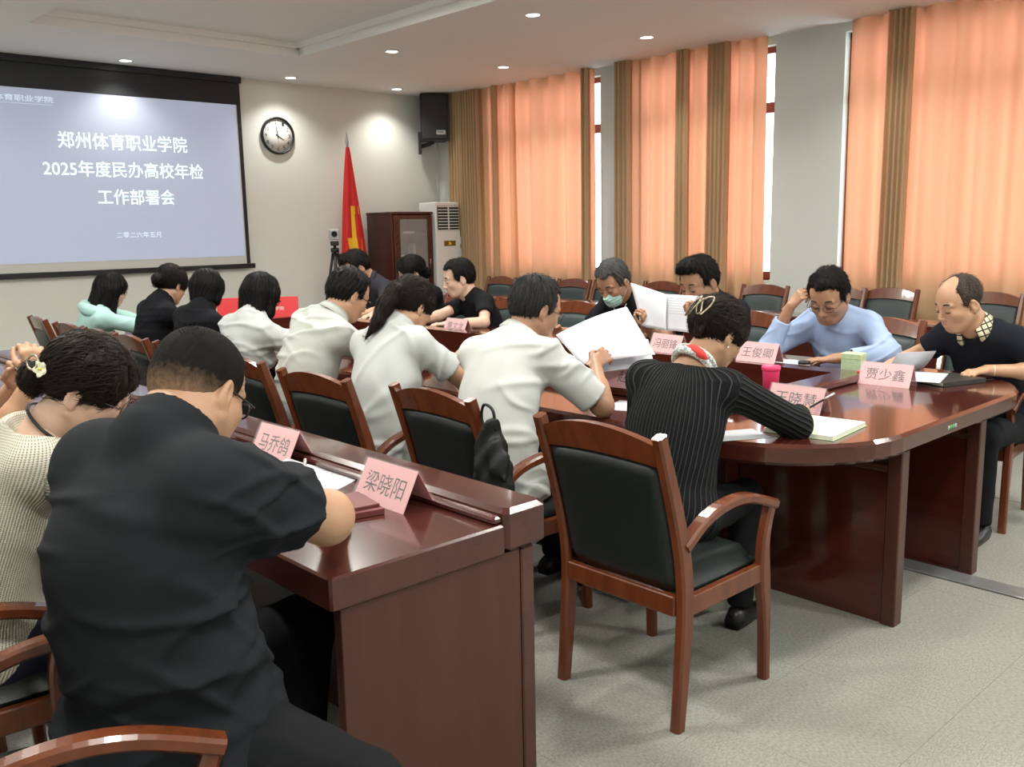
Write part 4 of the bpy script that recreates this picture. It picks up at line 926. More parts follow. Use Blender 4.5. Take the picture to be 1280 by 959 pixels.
# ------------------------------------------------------------------ worn extras (children of their wearer)
def ex_mask(root, HM, c):
    F = Field((.03, -.085, -.13), (.15, .085, .04), .0035)
    F.ell((.030, 0, -.050), (.072, .068, .068), .02); F.ell((.070, 0, -.075), (.040, .045, .040), .03); F.cone((.10, 0, -.005), (.112, 0, -.03), .014, .018, .03)
    F.box((-.0, 0, -.05), (.052, .2, .2), 0, .01, 's'); F.cut((.06, 0, .002), (.35, 0, 1)); F.cut((.06, 0, -.108), (.2, 0, -1))
    F.displace(lambda P: (.0012*np.sin(P[:, 2]*330)).astype(f32), .01)
    o = link('face_mask', np_mesh('face_mask', [F.mesh()], M['mask']), root); o.matrix_local = HM
    k = MB()
    for s in (-1, 1): k.tube([(.055, s*.066, -.02), (.02, s*.078, .0), (-.014, s*.092, .012), (-.024, s*.092, -.008), (.0, s*.082, -.04), (.05, s*.064, -.075)], .0014, 5)
    c['hobj'](k, 'mask_strap', M['white'])
def ex_lanyard(root, HM, c):
    k = MB(); N = c['N']; q = c['frm'](.8); f, l = q[0], q[1]; P = [N+f*.01+l*.058+np.array((0, 0, .02)), N+f*.085+l*.045-np.array((0, 0, .02)), c['bz'](.80)+f*.122+l*.02, c['bz'](.62)+f*.135]
    k.tube(spline([tuple(p) for p in P], 5), .0035, 5); P = [N+f*.01-l*.058+np.array((0, 0, .02)), N+f*.085-l*.045-np.array((0, 0, .02)), c['bz'](.80)+f*.122-l*.02, c['bz'](.62)+f*.135]
    k.tube(spline([tuple(p) for p in P], 5), .0035, 5); k.obj('lanyard', M['white'], root)
def ex_earring(root, HM, c):
    k = MB(); k.lathe([(.0001, -.004), (.0035, 0), (.0001, .004)], 8, (-.004, -.090, -.042)); c['hobj'](k, 'pearl_earring', M['white'])
def ex_hairclip(root, HM, c):
    k = MB()
    for q in ([(-.118, .075, .010), (-.128, .060, .035), (-.137, .035, .062), (-.130, .020, .090), (-.140, .010, .060), (-.142, .018, .030), (-.132, .035, .012)],
              [(-.135, .000, .080), (-.146, -.018, .055), (-.142, -.030, .020), (-.140, -.010, .015), (-.150, -.004, .045), (-.148, -.03, .075), (-.132, -.048, .088), (-.136, -.055, .050), (-.142, -.035, .008)]):
        k.tube([tuple(p) for p in spline(q, 6)], .0036, 6)
    c['hobj'](k, 'hair_clip', M['clipmetal'])
def ex_flower(root, HM, c):
    k = MB(); cx = (-.108, -.066, .020)
    for i in range(5):
        a = 2*PI*i/5+.3; X = Matrix.Translation(cx)@Matrix.Rotation(math.radians(62), 4, 'Z')@Matrix.Rotation(a, 4, 'X'); vs = []
        for u, w in ((0, .002), (.006, .0075), (.013, .0095), (.019, .0055), (.0215, .0005)): vs += [(-.002-.004*(u/.02)**2, -w, u), (-.005-.005*(u/.02)**2, 0, u), (-.002-.004*(u/.02)**2, w, u)]
        fs = [(j*3+b, j*3+b+1, j*3+b+4, j*3+b+3) for j in range(4) for b in (0, 1)]; k.add([v for v in vs], fs, True, X)
    o = c['hobj'](k, 'flower_clip', M['petal'])
    k = MB(); k.lathe([(.0001, -.005), (.006, 0), (.0001, .005)], 10, (-.110, -.070, .020)); c['hobj'](k, 'flower_centre', M['petalmid'])
    k = MB(); k.tube([(-.135+.015*math.cos(q), -.052-.012*math.cos(q), .022+.018*math.sin(q)) for q in [2*PI*i/16 for i in range(16)]], .003, 6, closed=True); c['hobj'](k, 'hair_ring', M['clipmetal'])
def ex_scarf(root, HM, c):
    k = MB(); N = c['N']; nd = c['nd']; q = c['frm'](1.0); f = U_(c['sf']-nd*(c['sf']@nd)); l = np.cross(nd, f); red = MB()
    for j, (rr, h0, wob) in enumerate(((.074, .000, .006), (.070, .018, .004))):
        pts = [tuple(N+f*.0+(f*math.cos(a)+l*math.sin(a))*(rr+wob*math.sin(3*a+j))+nd*(h0-.018*math.cos(a)+.006*math.sin(2*a))) for a in [2*PI*i/26 for i in range(26)]]
        k.tube(pts, .014, 8, closed=True)
    o = k.obj('scarf', M['scarf'], root)
    red.tube([tuple(N+(f*math.cos(a)+l*math.sin(a))*.074+nd*(.016-.010*math.cos(a))) for a in [math.radians(v) for v in range(140, 226, 10)]], [.004, .012, .017, .019, .019, .018, .016, .010, .004], 8); o = red.obj('scarf_fold', M['scarfred'], root); o['label'] = 'red fold of the scarf'
def ex_watch(s, m='black'):
    def fn(root, HM, c):
        a, e, w = c['A'][s]; d = U_(w-e); p = w-d*.025; u = U_(np.cross(d, (0, 0, 1.))); v = np.cross(u, d)
        k = MB(); k.tube([tuple(p+u*.0285*math.cos(q)+v*.0255*math.sin(q)) for q in [2*PI*i/18 for i in range(18)]], .0065, 6, closed=True)
        k.lathe([(.0001, -.004), (.019, -.004), (.020, .003), (.0001, .004)], 16, X=frame(p+v*.029, tuple(d), tuple(u))); k.obj('wristwatch' if m == 'black' else 'bracelet', M[m], root)
    return fn
def ex_bracelet(s):
    def fn(root, HM, c):
        a, e, w = c['A'][s]; d = U_(w-e); p = w-d*.03; u = U_(np.cross(d, (0, 0, 1.))); v = np.cross(u, d)
        k = MB(); k.tube([tuple(p+u*.0285*math.cos(q)+v*.0255*math.sin(q)) for q in [2*PI*i/18 for i in range(18)]], .0022, 5, closed=True); k.obj('bracelet', M['petal'], root)
    return fn
def ex_necktrim(root, HM, c):
    k = MB(); N = c['N']; nd = c['nd']; f = U_(c['sf']-nd*(c['sf']@nd)); l = np.cross(nd, f)
    k.tube([tuple(N+f*.012+(f*math.cos(a)*1.0+l*math.sin(a))*.078+nd*(.008-.035*max(0, math.cos(a)))) for a in [2*PI*i/30 for i in range(30)]], .0045, 6, closed=True); k.obj('neck_trim', M['black'], root)
def ex_hood(root, HM, c):
    N = c['N']; q = c['frm'](.95); F = Field(N-.2, N+.2, .010)
    for a in range(120, 241, 15):
        t = math.radians(a); F.ell(N+q[0]*math.cos(t)*.095+q[1]*math.sin(t)*.115-q[2]*(.03+.03*abs(math.cos(t))), (.045, .045, .038), .03)
    F.displace(fold_fn(5, .006, (0, 0, 1))); link('hood', np_mesh('hood', [F.mesh()], M['teal']), root)
def ex_pen(s, m='black', dr=(0.25, 0.1, .9)):
    pass
M['clipmetal'] = mat('champagne_metal', (.42, .36, .26), .3, .7); M['petal'] = mat('cream_petal', (.85, .86, .66), .6); M['petalmid'] = mat('yellow_flower_centre', (.80, .70, .12), .6)
M['scarf'] = mat('scarf_white_with_green', (.72, .74, .70), .7, var=('voronoi', (120, 120, 120), (.30, .33, .33), .35, .75)); M['scarfred'] = mat('scarf_red', (.66, .05, .04), .7)
def check():
    m = mat('cream_black_check_cotton', (.62, .56, .38), .8); nt = m.node_tree; N = nt.nodes; L = nt.links; b = N['Principled BSDF']; tc = N.new('ShaderNodeTexCoord')
    fac = None
    for d, o in (('DIAGONAL', 0), ('Z', .3)):
        mp = N.new('ShaderNodeMapping'); mp.inputs['Rotation'].default_value = (.3, .2, .6+o*3); L.new(tc.outputs['Object'], mp.inputs[0])
        w = N.new('ShaderNodeTexWave'); w.bands_direction = 'X' if d != 'Z' else 'Z'; w.inputs['Scale'].default_value = 12; L.new(mp.outputs[0], w.inputs[0])
        rp = N.new('ShaderNodeMath'); rp.operation = 'GREATER_THAN'; rp.inputs[1].default_value = .86; L.new(w.outputs['Fac'], rp.inputs[0])
        if fac is None: fac = rp.outputs[0]
        else: mx = N.new('ShaderNodeMath'); mx.operation = 'MAXIMUM'; L.new(fac, mx.inputs[0]); L.new(rp.outputs[0], mx.inputs[1]); fac = mx.outputs[0]
    mc = N.new('ShaderNodeMix'); mc.data_type = 'RGBA'; L.new(fac, mc.inputs['Factor']); mc.inputs['A'].default_value = (.66, .60, .42, 1); mc.inputs['B'].default_value = (.03, .03, .03, 1); L.new(mc.outputs['Result'], b.inputs['Base Color']); return m
M['check'] = check()

# ------------------------------------------------------------------ the people
P_ = person
# left foreground desk
P_('broad man in a black tee shirt seen from behind in the left foreground, writing', (.665, 1.765), 8, (.80, 1.83, 1.172), 24, 34, -4, (1.12, 2.25, .80), (1.22, 2.0, .805), sh_yaw=16, fat=1.48, h=.0065, hcell=.0038, top='tee_black', topkey='tee_shirt', sleeve=.66,
   hair='buzz', tone='b', glasses='thick', elbowR=(1.13, 1.72, .825), elbowL=(.98, 2.22, .82), knees=[(1.10, 2.0, .50), (.845, 1.345, .46)], slouch=.07, seatz=.51, torso_w=1.05, fold=.009, group='people at the left desk', hscale=1.02, clothfold=1.3, neck=.112)
P_('woman in a cream open knit top with a flower clip in her hair', (.50, 2.50), -8, (.755, 2.37, 1.125), -30, 30, 4, (1.12, 2.62, .80), (1.10, 2.38, .80), sh_yaw=-5, male=False, fat=1.08, h=.0065, hcell=.004, top='knit', topkey='knit_top', sleeve=1.5, hair='lowbun', haircol='brown',
   tone='d', glasses='thin', pants='pants_navy', slouch=.05, fold=.002, extras=(ex_flower, ex_necktrim), group='people at the left desk', bare_back=True)
P_('person cropped at the left edge with bare forearms and clasped raised hands holding a pen', (.38, 3.08), 0, (.52, 3.12, 1.20), 0, 15, 0, (.80, 2.99, 1.12), (.785, 2.91, 1.10), male=False, fat=1.15, h=.009, top='black_top', topkey='top', sleeve=.35, hair='shortbob',
   tone='b', elbowL=(.74, 3.22, .86), elbowR=(.76, 2.98, .84), fdirL=(-.1, -.3, .9), fdirR=(-.1, .3, .9), palmL=(.2, -1, 0), palmR=(.2, 1, 0), curl=(1.0, 1.1), group='people at the left desk')
G1 = 'people along the near side of the oval table'; G2 = 'people along the far side of the oval table'
P_('woman in a pale green hooded top with long dark hair, farthest left', (2.40, 7.24), 0, (2.50, 7.10, 1.095), 0, 18, 0, (2.90, 7.15, .80), (2.86, 6.98, .80), male=False, h=.010, top='teal', topkey='sweatshirt', sleeve=1.85, hair='long', tone='d', glasses='thin', slouch=.06, extras=(ex_hood,), group=G1)
P_('woman in black with a low bun, second from the left at the table', (2.36, 6.00), 4, (2.50, 6.00, 1.165), 22, 28, 0, (2.84, 6.15, .80), (2.84, 5.90, .80), male=False, h=.009, top='black_top', topkey='top', sleeve=.6, hair='bun', tone='b', slouch=.05, group=G1, fat=1.0)
P_('woman in black with short dark hair seen from straight behind', (2.38, 5.42), 12, (2.48, 5.42, 1.150), 42, 25, 0, (2.84, 5.6, .80), (2.84, 5.3, .80), male=False, h=.009, top='black_top', topkey='top', sleeve=.6, hair='shortbob', tone='b', slouch=.05, group=G1)
P_('woman in white with a chin length dark bob', (2.36, 4.72), 10, (2.46, 4.70, 1.145), 24, 22, 0, (2.88, 4.62, .80), (2.84, 4.42, .80), male=False, h=.009, top='white_tee', topkey='tee_shirt', sleeve=.75, hair='bob', tone='b', glasses='thick', slouch=.05, fold=.009, group=G1, torso_w=1.06)
P_('man in a white collared polo with black glasses, looking down', (2.30, 3.98), 5, (2.50, 3.88, 1.185), -2, 30, 0, (2.86, 4.05, .80), (2.88, 3.82, .80), fat=1.06, h=.008, top='white_polo', topkey='polo_shirt', sleeve=.62, hair='neat', tone='b', glasses='thick', collar='white_polo', slouch=.08, fold=.009, group=G1)
P_('woman in a white tee shirt with a ponytail, holding a phone', (2.32, 3.26), 5, (2.50, 3.36, 1.155), 4, 28, 0, (2.84, 3.43, .862), (2.82, 3.30, .845), sh_yaw=12, male=False, fat=1.12, h=.0075, top='white_tee', topkey='tee_shirt', sleeve=.66, hair='ponytail', haircol='brown', tone='b', slouch=.08, fold=.009, curl=(.9, .9),
   palmL=(0, -.5, .6), palmR=(0, .5, .6), group=G1, torso_w=1.08, elbowR=(2.62, 3.10, .80))
P_('man in a white short sleeved shirt with thin glasses turning over a big sheet', (2.36, 2.60), 5, (2.60, 2.66, 1.172), -12, 22, 0, (2.93, 2.93, .90), (2.86, 2.58, .955), sh_yaw=12, fat=1.04, h=.0065, hcell=.0045, top='white_shirt', topkey='shirt', sleeve=.85, hair='short', haircol='darkgrey', tone='c', glasses='thin',
   elbowR=(2.67, 2.36, .80), elbowL=(2.72, 2.90, .80), collar='white_shirt', slouch=.09, fold=.011, fdirR=(.8, -.15, .25), palmR=(.1, .6, -.7), curl=(.6, .75), group=G1, torso_w=1.04, clothfold=1.2)
P_('woman in a black pinstriped top and red and white scarf, writing in a notebook', (2.44, 1.88), 8, (2.76, 1.895, 1.108), -14, 34, 0, (2.90, 2.20, .80), (3.19, 1.80, .800), sh_yaw=18, male=False, fat=1.12, h=.0065, hcell=.0045, top='pin', topkey='ribbed_top', sleeve=1.6, hair='twist', haircol='brown', tone='b',
   elbowR=(2.90, 1.62, .785), clothfold=.75, slouch=.05, neck=.150, fold=.003, extras=(ex_earring, ex_hairclip, ex_scarf), group=G1, torso_w=1.10, curl=(.5, 1.0), bare_back=True, seatz=.52)
# far side
P_('balding man in a dark polo with a cream checked collar at the right edge', (4.86, 1.66), 180, (4.52, 1.745, 1.105), 150, 22, 0, (4.46, 1.66, .805), (4.42, 2.02, .80), sh_yaw=172, fat=1.02, h=.0075, hcell=.0045, top='navy_tee', topkey='polo_shirt', sleeve=.70, hair='bald', haircol='darkgrey', tone='b', collar='check', hscale=1.05,
   elbowL=(4.66, 1.36, .80), elbowR=(4.66, 1.98, .83), fdirL=(-.9, .35, -.1), slouch=.05, extras=(ex_bracelet(1),), group=G2, curl=(.8, .7))
P_('man in a pale blue long sleeved shirt adjusting his glasses with one hand', (4.86, 2.46), 180, (4.60, 2.455, 1.105), 188, 32, 0, (4.36, 2.36, .80), (4.47, 2.60, 1.065), sh_yaw=182, fat=1.05, h=.0075, hcell=.0045, top='blue_shirt', topkey='shirt', sleeve=1.68, hair='neat', tone='c', glasses='thin', collar='blue_shirt', hscale=1.14,
   elbowR=(4.46, 2.74, .80), elbowL=(4.62, 2.12, .82), fdirR=(.2, -.6, .6), palmR=(.6, -.3, 0), fdirL=(-.4, .8, -.1), slouch=.05, fold=.009, curl=(.15, 1.2), thumb=(.2, .9), group=G2, torso_w=1.05)
P_('man in black with a quiff holding up a printed sheet', (4.90, 3.30), 180, (4.62, 3.305, 1.155), 172, 26, 0, (4.36, 3.14, .97), (4.34, 3.50, .91), sh_yaw=182, fat=1.0, h=.009, hcell=.005, top='navy_tee', topkey='polo_shirt', sleeve=.70, hair='quiff', tone='c', hscale=1.16, fdirR=(-.2, -.3, .6), fdirL=(-.2, .3, .6), palmL=(0, -1, 0), palmR=(0, 1, 0), curl=(1, 1),
   slouch=.04, group=G2)
P_('grey haired man in a pale green face mask and dark polo', (4.90, 4.06), 180, (4.62, 3.985, 1.13), 184, 34, 6, (4.36, 3.80, .80), (4.38, 4.26, .82), fat=1.02, h=.009, hcell=.005, top='polo_black', topkey='polo_shirt', sleeve=.70, hair='short', haircol='grey', tone='c', hscale=1.12, collar='polo_black', slouch=.06,
   extras=(ex_mask, ex_lanyard), group=G2, palmR=(0, -.6, -.5))
P_('young man in a black polo shirt with a black wristwatch, forearms on the table', (4.82, 5.44), 180, (4.62, 5.575, 1.115), 150, 16, 0, (4.24, 5.42, .80), (4.20, 5.66, .80), sh_yaw=168, h=.010, hcell=.0055, top='polo_black', topkey='polo_shirt', sleeve=.62, hair='neat', tone='d', hscale=1.14, collar='polo_black', slouch=.05,
   extras=(ex_watch(1),), group=G2, elbowL=(4.56, 5.22, .80), fat=.98)
P_('woman with thin glasses and dark hair tied back, behind the ponytail woman', (4.88, 6.22), 180, (4.70, 6.30, 1.140), 160, 14, 0, (4.3, 6.1, .80), (4.3, 6.4, .80), male=False, h=.011, hcell=.006, top='black_top', topkey='top', sleeve=.6, hair='lowbun', tone='d', glasses='thin', hscale=1.1, group=G2)
P_('man in a charcoal polo leaning in, in front of the red flag', (4.80, 6.86), 180, (4.52, 6.85, 1.180), 165, 34, 0, (4.22, 6.5, .80), (4.2, 6.8, .80), h=.011, hcell=.006, top='charcoal', topkey='polo_shirt', sleeve=.62, hair='quiff', tone='b', hscale=1.14, collar='charcoal', group=G2, elbowL=(4.50, 6.40, .82))
# ------------------------------------------------------------------ things on the desks
def name_card(x, y, z, deg, body, label, L=.235, hgt=.098, sp=.045, tw=.18):
    """folded pink card with a clear cover; ridge along local y, writing on both slopes"""
    r = empty('name_card', (x, y, z), math.radians(deg), label, 'name card', 'pink name cards')
    k = MB(); t = .0012
    for s in (-1, 1):
        a = [(s*sp, -L/2, 0), (s*sp, L/2, 0), (0, L/2, hgt), (0, -L/2, hgt)]; nrm = Vector((s*hgt, 0, sp)).normalized()*t
        vs = [Vector(v) for v in a]+[Vector(v)-nrm for v in a]; k.add(vs, [(0, 1, 2, 3), (7, 6, 5, 4), (0, 4, 5, 1), (1, 5, 6, 2), (2, 6, 7, 3), (3, 7, 4, 0)])
    k.obj('card', M['pink'], r)
    k = MB()
    for s in (-1, 1):
        nrm = Vector((s*hgt, 0, sp)).normalized(); a = [Vector(v)+nrm*.0022 for v in ((s*(sp+.002), -L/2-.004, 0), (s*(sp+.002), L/2+.004, 0), (0, L/2+.004, hgt+.002), (0, -L/2-.004, hgt+.002))]
        vs = a+[v+nrm*.0014 for v in a]; k.add(vs, [(0, 3, 2, 1), (4, 5, 6, 7), (0, 1, 5, 4), (1, 2, 6, 5), (2, 3, 7, 6), (3, 0, 4, 7)])
    k.obj('clear_cover', M['acrylic'], r)
    if body:
        for s in (-1, 1):
            up_ = Vector((-s*sp, 0, hgt)).normalized(); nrm = Vector((s*hgt, 0, sp)).normalized(); rd = up_.cross(nrm)
            X = frame(Vector((s*sp*.5, 0, hgt*.5))+nrm*.0008, rd, up_)
            text('lettering', body, tw, M['ink'], X, r, height=hgt*.56)
    return r
name_card(1.395+.03, 2.03, .76, 180, '梁晓阳', 'pink name card with three dark characters standing nearest to us on the left desk', L=.235, hgt=.105, sp=.055)
name_card(1.46, 2.71, .76, 182, '马乔鸽', 'pink name card on the left desk beside the black tee shirt sleeve', L=.235, hgt=.105, sp=.055)
name_card(1.40, 3.22, .76, 180, '陈静', 'pink name card glimpsed between the knit woman face and the dark head', L=.235, hgt=.105, sp=.055)
name_card(3.29, 1.87, .76, 180, '王晓慧', 'pink name card at the near end of the oval table by the open notebook', L=.235)
name_card(4.08, 1.875, .76, 182, '贾少鑫', 'pink name card mirrored in the glossy end of the oval table')
name_card(4.13, 2.575, .797, 180, '王俊卿', 'pink name card on the far rim of the table opening above the magenta cup', L=.225)
name_card(4.13, 3.16, .797, 172, '冯丽锋', 'pink name card on the far rim in front of the man holding a sheet', L=.235)
name_card(3.10, 2.60, .797, 184, '赵', 'pink name card with one large character beside the pinstriped shoulder', L=.235, tw=.055)
name_card(2.99, 3.52, .76, 180, '张俭灯', 'pink name card just left of the phone held by the ponytail woman')
name_card(4.25, 5.16, .76, 180, '黄文龙', 'pink name card in front of the young man with the wristwatch')

def sheet_obj(name, x, y, z, w, l, deg, label, m='paper', curl=0, t=.0006, lines=True, n=1):
    r = empty(name, (x, y, z), math.radians(deg), label, 'paper'); k = MB(); N_ = 10; vs = []
    for j in range(N_+1):
        u = j/N_
        for i in range(3): vs.append((-w/2+w*i/2, -l/2+l*u, t*n+curl*max(0, u-.45)**2*4))
    m1 = len(vs); vs += [(a, b, c-t*n) for a, b, c in vs]; fs = []
    for j in range(N_):
        for i in range(2): a = j*3+i; fs.append((a, a+1, a+4, a+3)); fs.append((m1+a, m1+a+3, m1+a+4, m1+a+1))
        fs.append((j*3, (j+1)*3, m1+(j+1)*3, m1+j*3)); fs.append((j*3+5, j*3+2, m1+j*3+2, m1+j*3+5))
    fs.append((0, m1, m1+1, 1)); fs.append((1, m1+1, m1+2, 2)); a = N_*3; fs.append((a+1, m1+a+1, m1+a, a)); fs.append((a+2, m1+a+2, m1+a+1, a+1))
    k.add(vs, fs, True); k.obj('sheet', M[m], r)
    if lines:
        k = MB(); rnd = random.Random(int(x*100+y*10))
        for i in range(9):
            yy = l/2-.035-i*.026; u = (yy+l/2)/l
            if yy < -l/2+.03: break
            z_ = t*n+curl*max(0, u-.45)**2*4+.0008; x1 = w/2-.02-(rnd.random()*.06 if i % 3 == 2 else 0); k.add([(-w/2+.02, yy-.0022, z_), (x1, yy-.0022, z_), (x1, yy+.0022, z_), (-w/2+.02, yy+.0022, z_)], [(0, 1, 2, 3)])
        k.obj('printed_lines', M['grey_ink'], r)
    return r
def notebook(x, y, z, deg, cover, label, w=.145, l=.21, t=.014, closed=True, page='cream'):
    r = empty('notebook', (x, y, z), math.radians(deg), label, 'notebook'); k = MB()
    k.box(-w/2, w/2, -l/2, l/2, 0, .0022, .0008); k.box(-w/2-.001, -w/2+.003, -l/2, l/2, .001, t-.001) if closed else None
    if closed: k.box(-w/2, w/2, -l/2, l/2, t-.0022, t, .0008)
    k.obj('cover', M[cover], r); k = MB(); k.box(-w/2+.003, w/2-.004, -l/2+.004, l/2-.004, .0022, t-.0022 if closed else t, .0006); k.obj('pages', M[page], r); return r
def open_book(x, y, z, deg, label, w=.29, l=.205, t=.012, page='cream', cover='blackbook'):
    r = empty('open_notebook', (x, y, z), math.radians(deg), label, 'notebook'); k = MB(); vs = []; n_ = 16
    for i in range(n_+1):
        u = i/n_*2-1; zz = t*(1-.25*abs(u)-.75*math.exp(-(u/.07)**2)*.6); vs += [(u*w/2, -l/2, zz), (u*w/2, l/2, zz), (u*w/2, -l/2, .002), (u*w/2, l/2, .002)]
    fs = []
    for i in range(n_): a = i*4; fs += [(a, a+4, a+5, a+1), (a+2, a+6, a+4, a), (a+1, a+5, a+7, a+3)]
    fs += [(0, 1, 3, 2), (n_*4, n_*4+2, n_*4+3, n_*4+1)]; k.add(vs, fs, True); k.obj('pages', M[page], r)
    k = MB(); k.box(-w/2-.003, w/2+.003, -l/2-.003, l/2+.003, 0, .002); k.obj('cover', M[cover], r); return r
def pen(p, q, label, m='black', r_=.0042):
    root = empty('pen', p, 0, label, 'pen'); d = Vector(q)-Vector(p); k = MB(); k.tube([tuple(d*t) for t in (0, .08, .1, .95, 1)], [.0008, r_*.8, r_, r_, r_*.7], 8); k.obj('barrel', M[m], root)
    k = MB(); k.tube([tuple(d*t) for t in (.60, .99)], r_*1.25, 8); k.obj('cap', M['metal'] if m == 'black' else M['black'], root); return root
# left desk
sheet_obj('paper', 1.40, 2.42, .7605, .21, .297, 28, 'white printed sheet on the left desk beside the black sleeve', curl=.02)
notebook(1.245, 2.055, .7605, 76, 'maroon', 'maroon notebook with pale page edges by the elbow on the left desk', l=.23, w=.16, t=.016)
notebook(1.252, 2.06, .777, 80, 'maroon', 'thinner maroon booklet lying on the maroon notebook', l=.20, w=.14, t=.008)
sheet_obj('paper', 1.32, 3.55, .7605, .21, .297, 95, 'white sheet seen past the left cheek of the knit woman on the left desk')
sheet_obj('paper', 1.16, 2.93, .7605, .21, .297, 70, 'white ruled sheet below the raised hands at the left edge')
pen((.845, 2.99, 1.16), (.74, 2.93, 1.12), 'silver and black pen held in the raised hands at the left edge')
pen((1.23, 2.19, .79), (1.30, 2.28, .86), 'black pen tip showing at the foot of the second pink name card')
# near end of the oval table
notebook(3.02, 1.645, .7605, -84, 'green', 'thick open cream notebook under the hand of the pinstriped woman', w=.26, l=.31, t=.016, closed=False)
pen((3.215, 1.79, .785), (3.30, 1.72, .845), 'black pen in the writing hand of the pinstriped woman')
sheet_obj('paper', 2.74, 1.80, .7605, .15, .21, 60, 'edge of a pale folder under the pinstriped elbow', lines=False)
# magenta cup
r = empty('cup', (3.42, 2.075, .797), 0, 'magenta plastic cup with a carrying strap at the near end of the opening', 'cup')
k = MB(); k.lathe([(.0001, 0), (.032, 0), (.036, .09), (.0375, .105), (.034, .105), (.031, .01), (.0001, .008)], 28); k.obj('body', M['pinkcup'], r)
k = MB(); k.lathe([(.036, .088), (.0395, .09), (.0395, .106), (.036, .108)], 28); k.obj('rim', M['pinkcup'], r)
k = MB(); k.tube([(.037, 0, .10), (.046, -.004, .08), (.046, -.006, .04), (.040, -.004, .015)], .0022, 6); k.obj('strap', M['petal'], r)
# jar of tea
r = empty('tea_jar', (4.38, 4.42, .7605), 0, 'clear glass jar of amber tea with a silver lid in front of the masked man', 'jar')
k = MB(); k.lathe([(.0001, 0), (.033, 0), (.036, .006), (.036, .120), (.031, .132), (.031, .138)], 28); k.obj('glass_body', M['glass'], r)
k = MB(); k.lathe([(.0001, .005), (.031, .005), (.0335, .010), (.0335, .085), (.0001, .085)], 24); k.obj('tea', M['tea'], r)
k = MB(); k.lathe([(.034, .134), (.0345, .158), (.030, .161), (.0001, .161)], 28); k.obj('lid', M['sil'], r)
# green box, red seal box, small glass, stack of papers, books
r = empty('small_box', (4.26, 2.13, .7605), math.radians(8), 'pale green patterned carton beside the mirrored name card', 'box'); k = MB(); k.box(-.035, .035, -.05, .05, 0, .105, .004); k.obj('carton', M['green'], r); k = MB(); k.box(-.036, .036, -.051, .051, .075, .106, .004); k.obj('lid', M['green'], r)
r = empty('red_box', (4.13, 2.01, .7605), math.radians(5), 'small red box between the green carton and a name card', 'box'); k = MB(); k.box(-.022, .022, -.026, .026, 0, .030, .003); k.obj('base', M['redbox'], r); k = MB(); k.box(-.023, .023, -.027, .027, .0305, .045, .003); k.obj('lid', M['redbox'], r)
r = empty('ink_glass', (4.20, 2.36, .7605), 0, 'small ribbed grey tin in front of the open notebook of the man in pale blue', 'tin'); k = MB(); k.lathe([(.0001, 0), (.030, 0), (.030, .048), (.0001, .048)], 22); k.obj('body', M['sil'], r); k = MB(); k.lathe([(.031, .036), (.031, .050), (.0001, .052)], 22); k.obj('lid', M['black'], r)
open_book(4.36, 2.62, .7605, 86, 'open white notebook in front of the man in the pale blue shirt', page='paper')
notebook(4.32, 1.70, .7605, 70, 'blackbook', 'closed dark notebook under the loose sheets of the balding man', w=.19, l=.26, t=.022)
sheet_obj('paper', 4.25, 1.80, .784, .21, .297, 105, 'loose white sheet lying on the dark notebook at the right', curl=.0, lines=False)
sheet_obj('paper', 4.40, 1.98, .766, .21, .297, 150, 'white sheet with a raised curling end beside the hand of the balding man', curl=.10, lines=False)
pen((4.50, 1.56, .7655), (4.38, 1.60, .7655), 'black pen beside the dark notebook at the right')
sheet_obj('paper', 2.93, 2.36, .7605, .21, .297, 20, 'white sheet on the table left of the pinstriped shoulder', lines=False)
sheet_obj('paper', 4.36, 3.16, .7605, .30, .38, 92, 'stack of printed sheets on the table under the held sheet', n=10)
sheet_obj('paper', 4.32, 4.60, .7605, .24, .30, 85, 'cream sheet beside the amber jar', m='cream', lines=False)
open_book(4.30, 5.95, .7605, 84, 'open pale book in front of the woman with thin glasses', page='paper')
sheet_obj('paper', 4.25, 6.62, .7605, .24, .30, 85, 'cream papers under the arms of the man in charcoal', m='cream', n=14)
sheet_obj('paper', 2.92, 4.15, .7605, .21, .297, 90, 'white sheet in front of the white polo man with glasses')
sheet_obj('paper', 2.92, 5.65, .7605, .21, .297, 90, 'white sheet in front of the woman with the low bun')
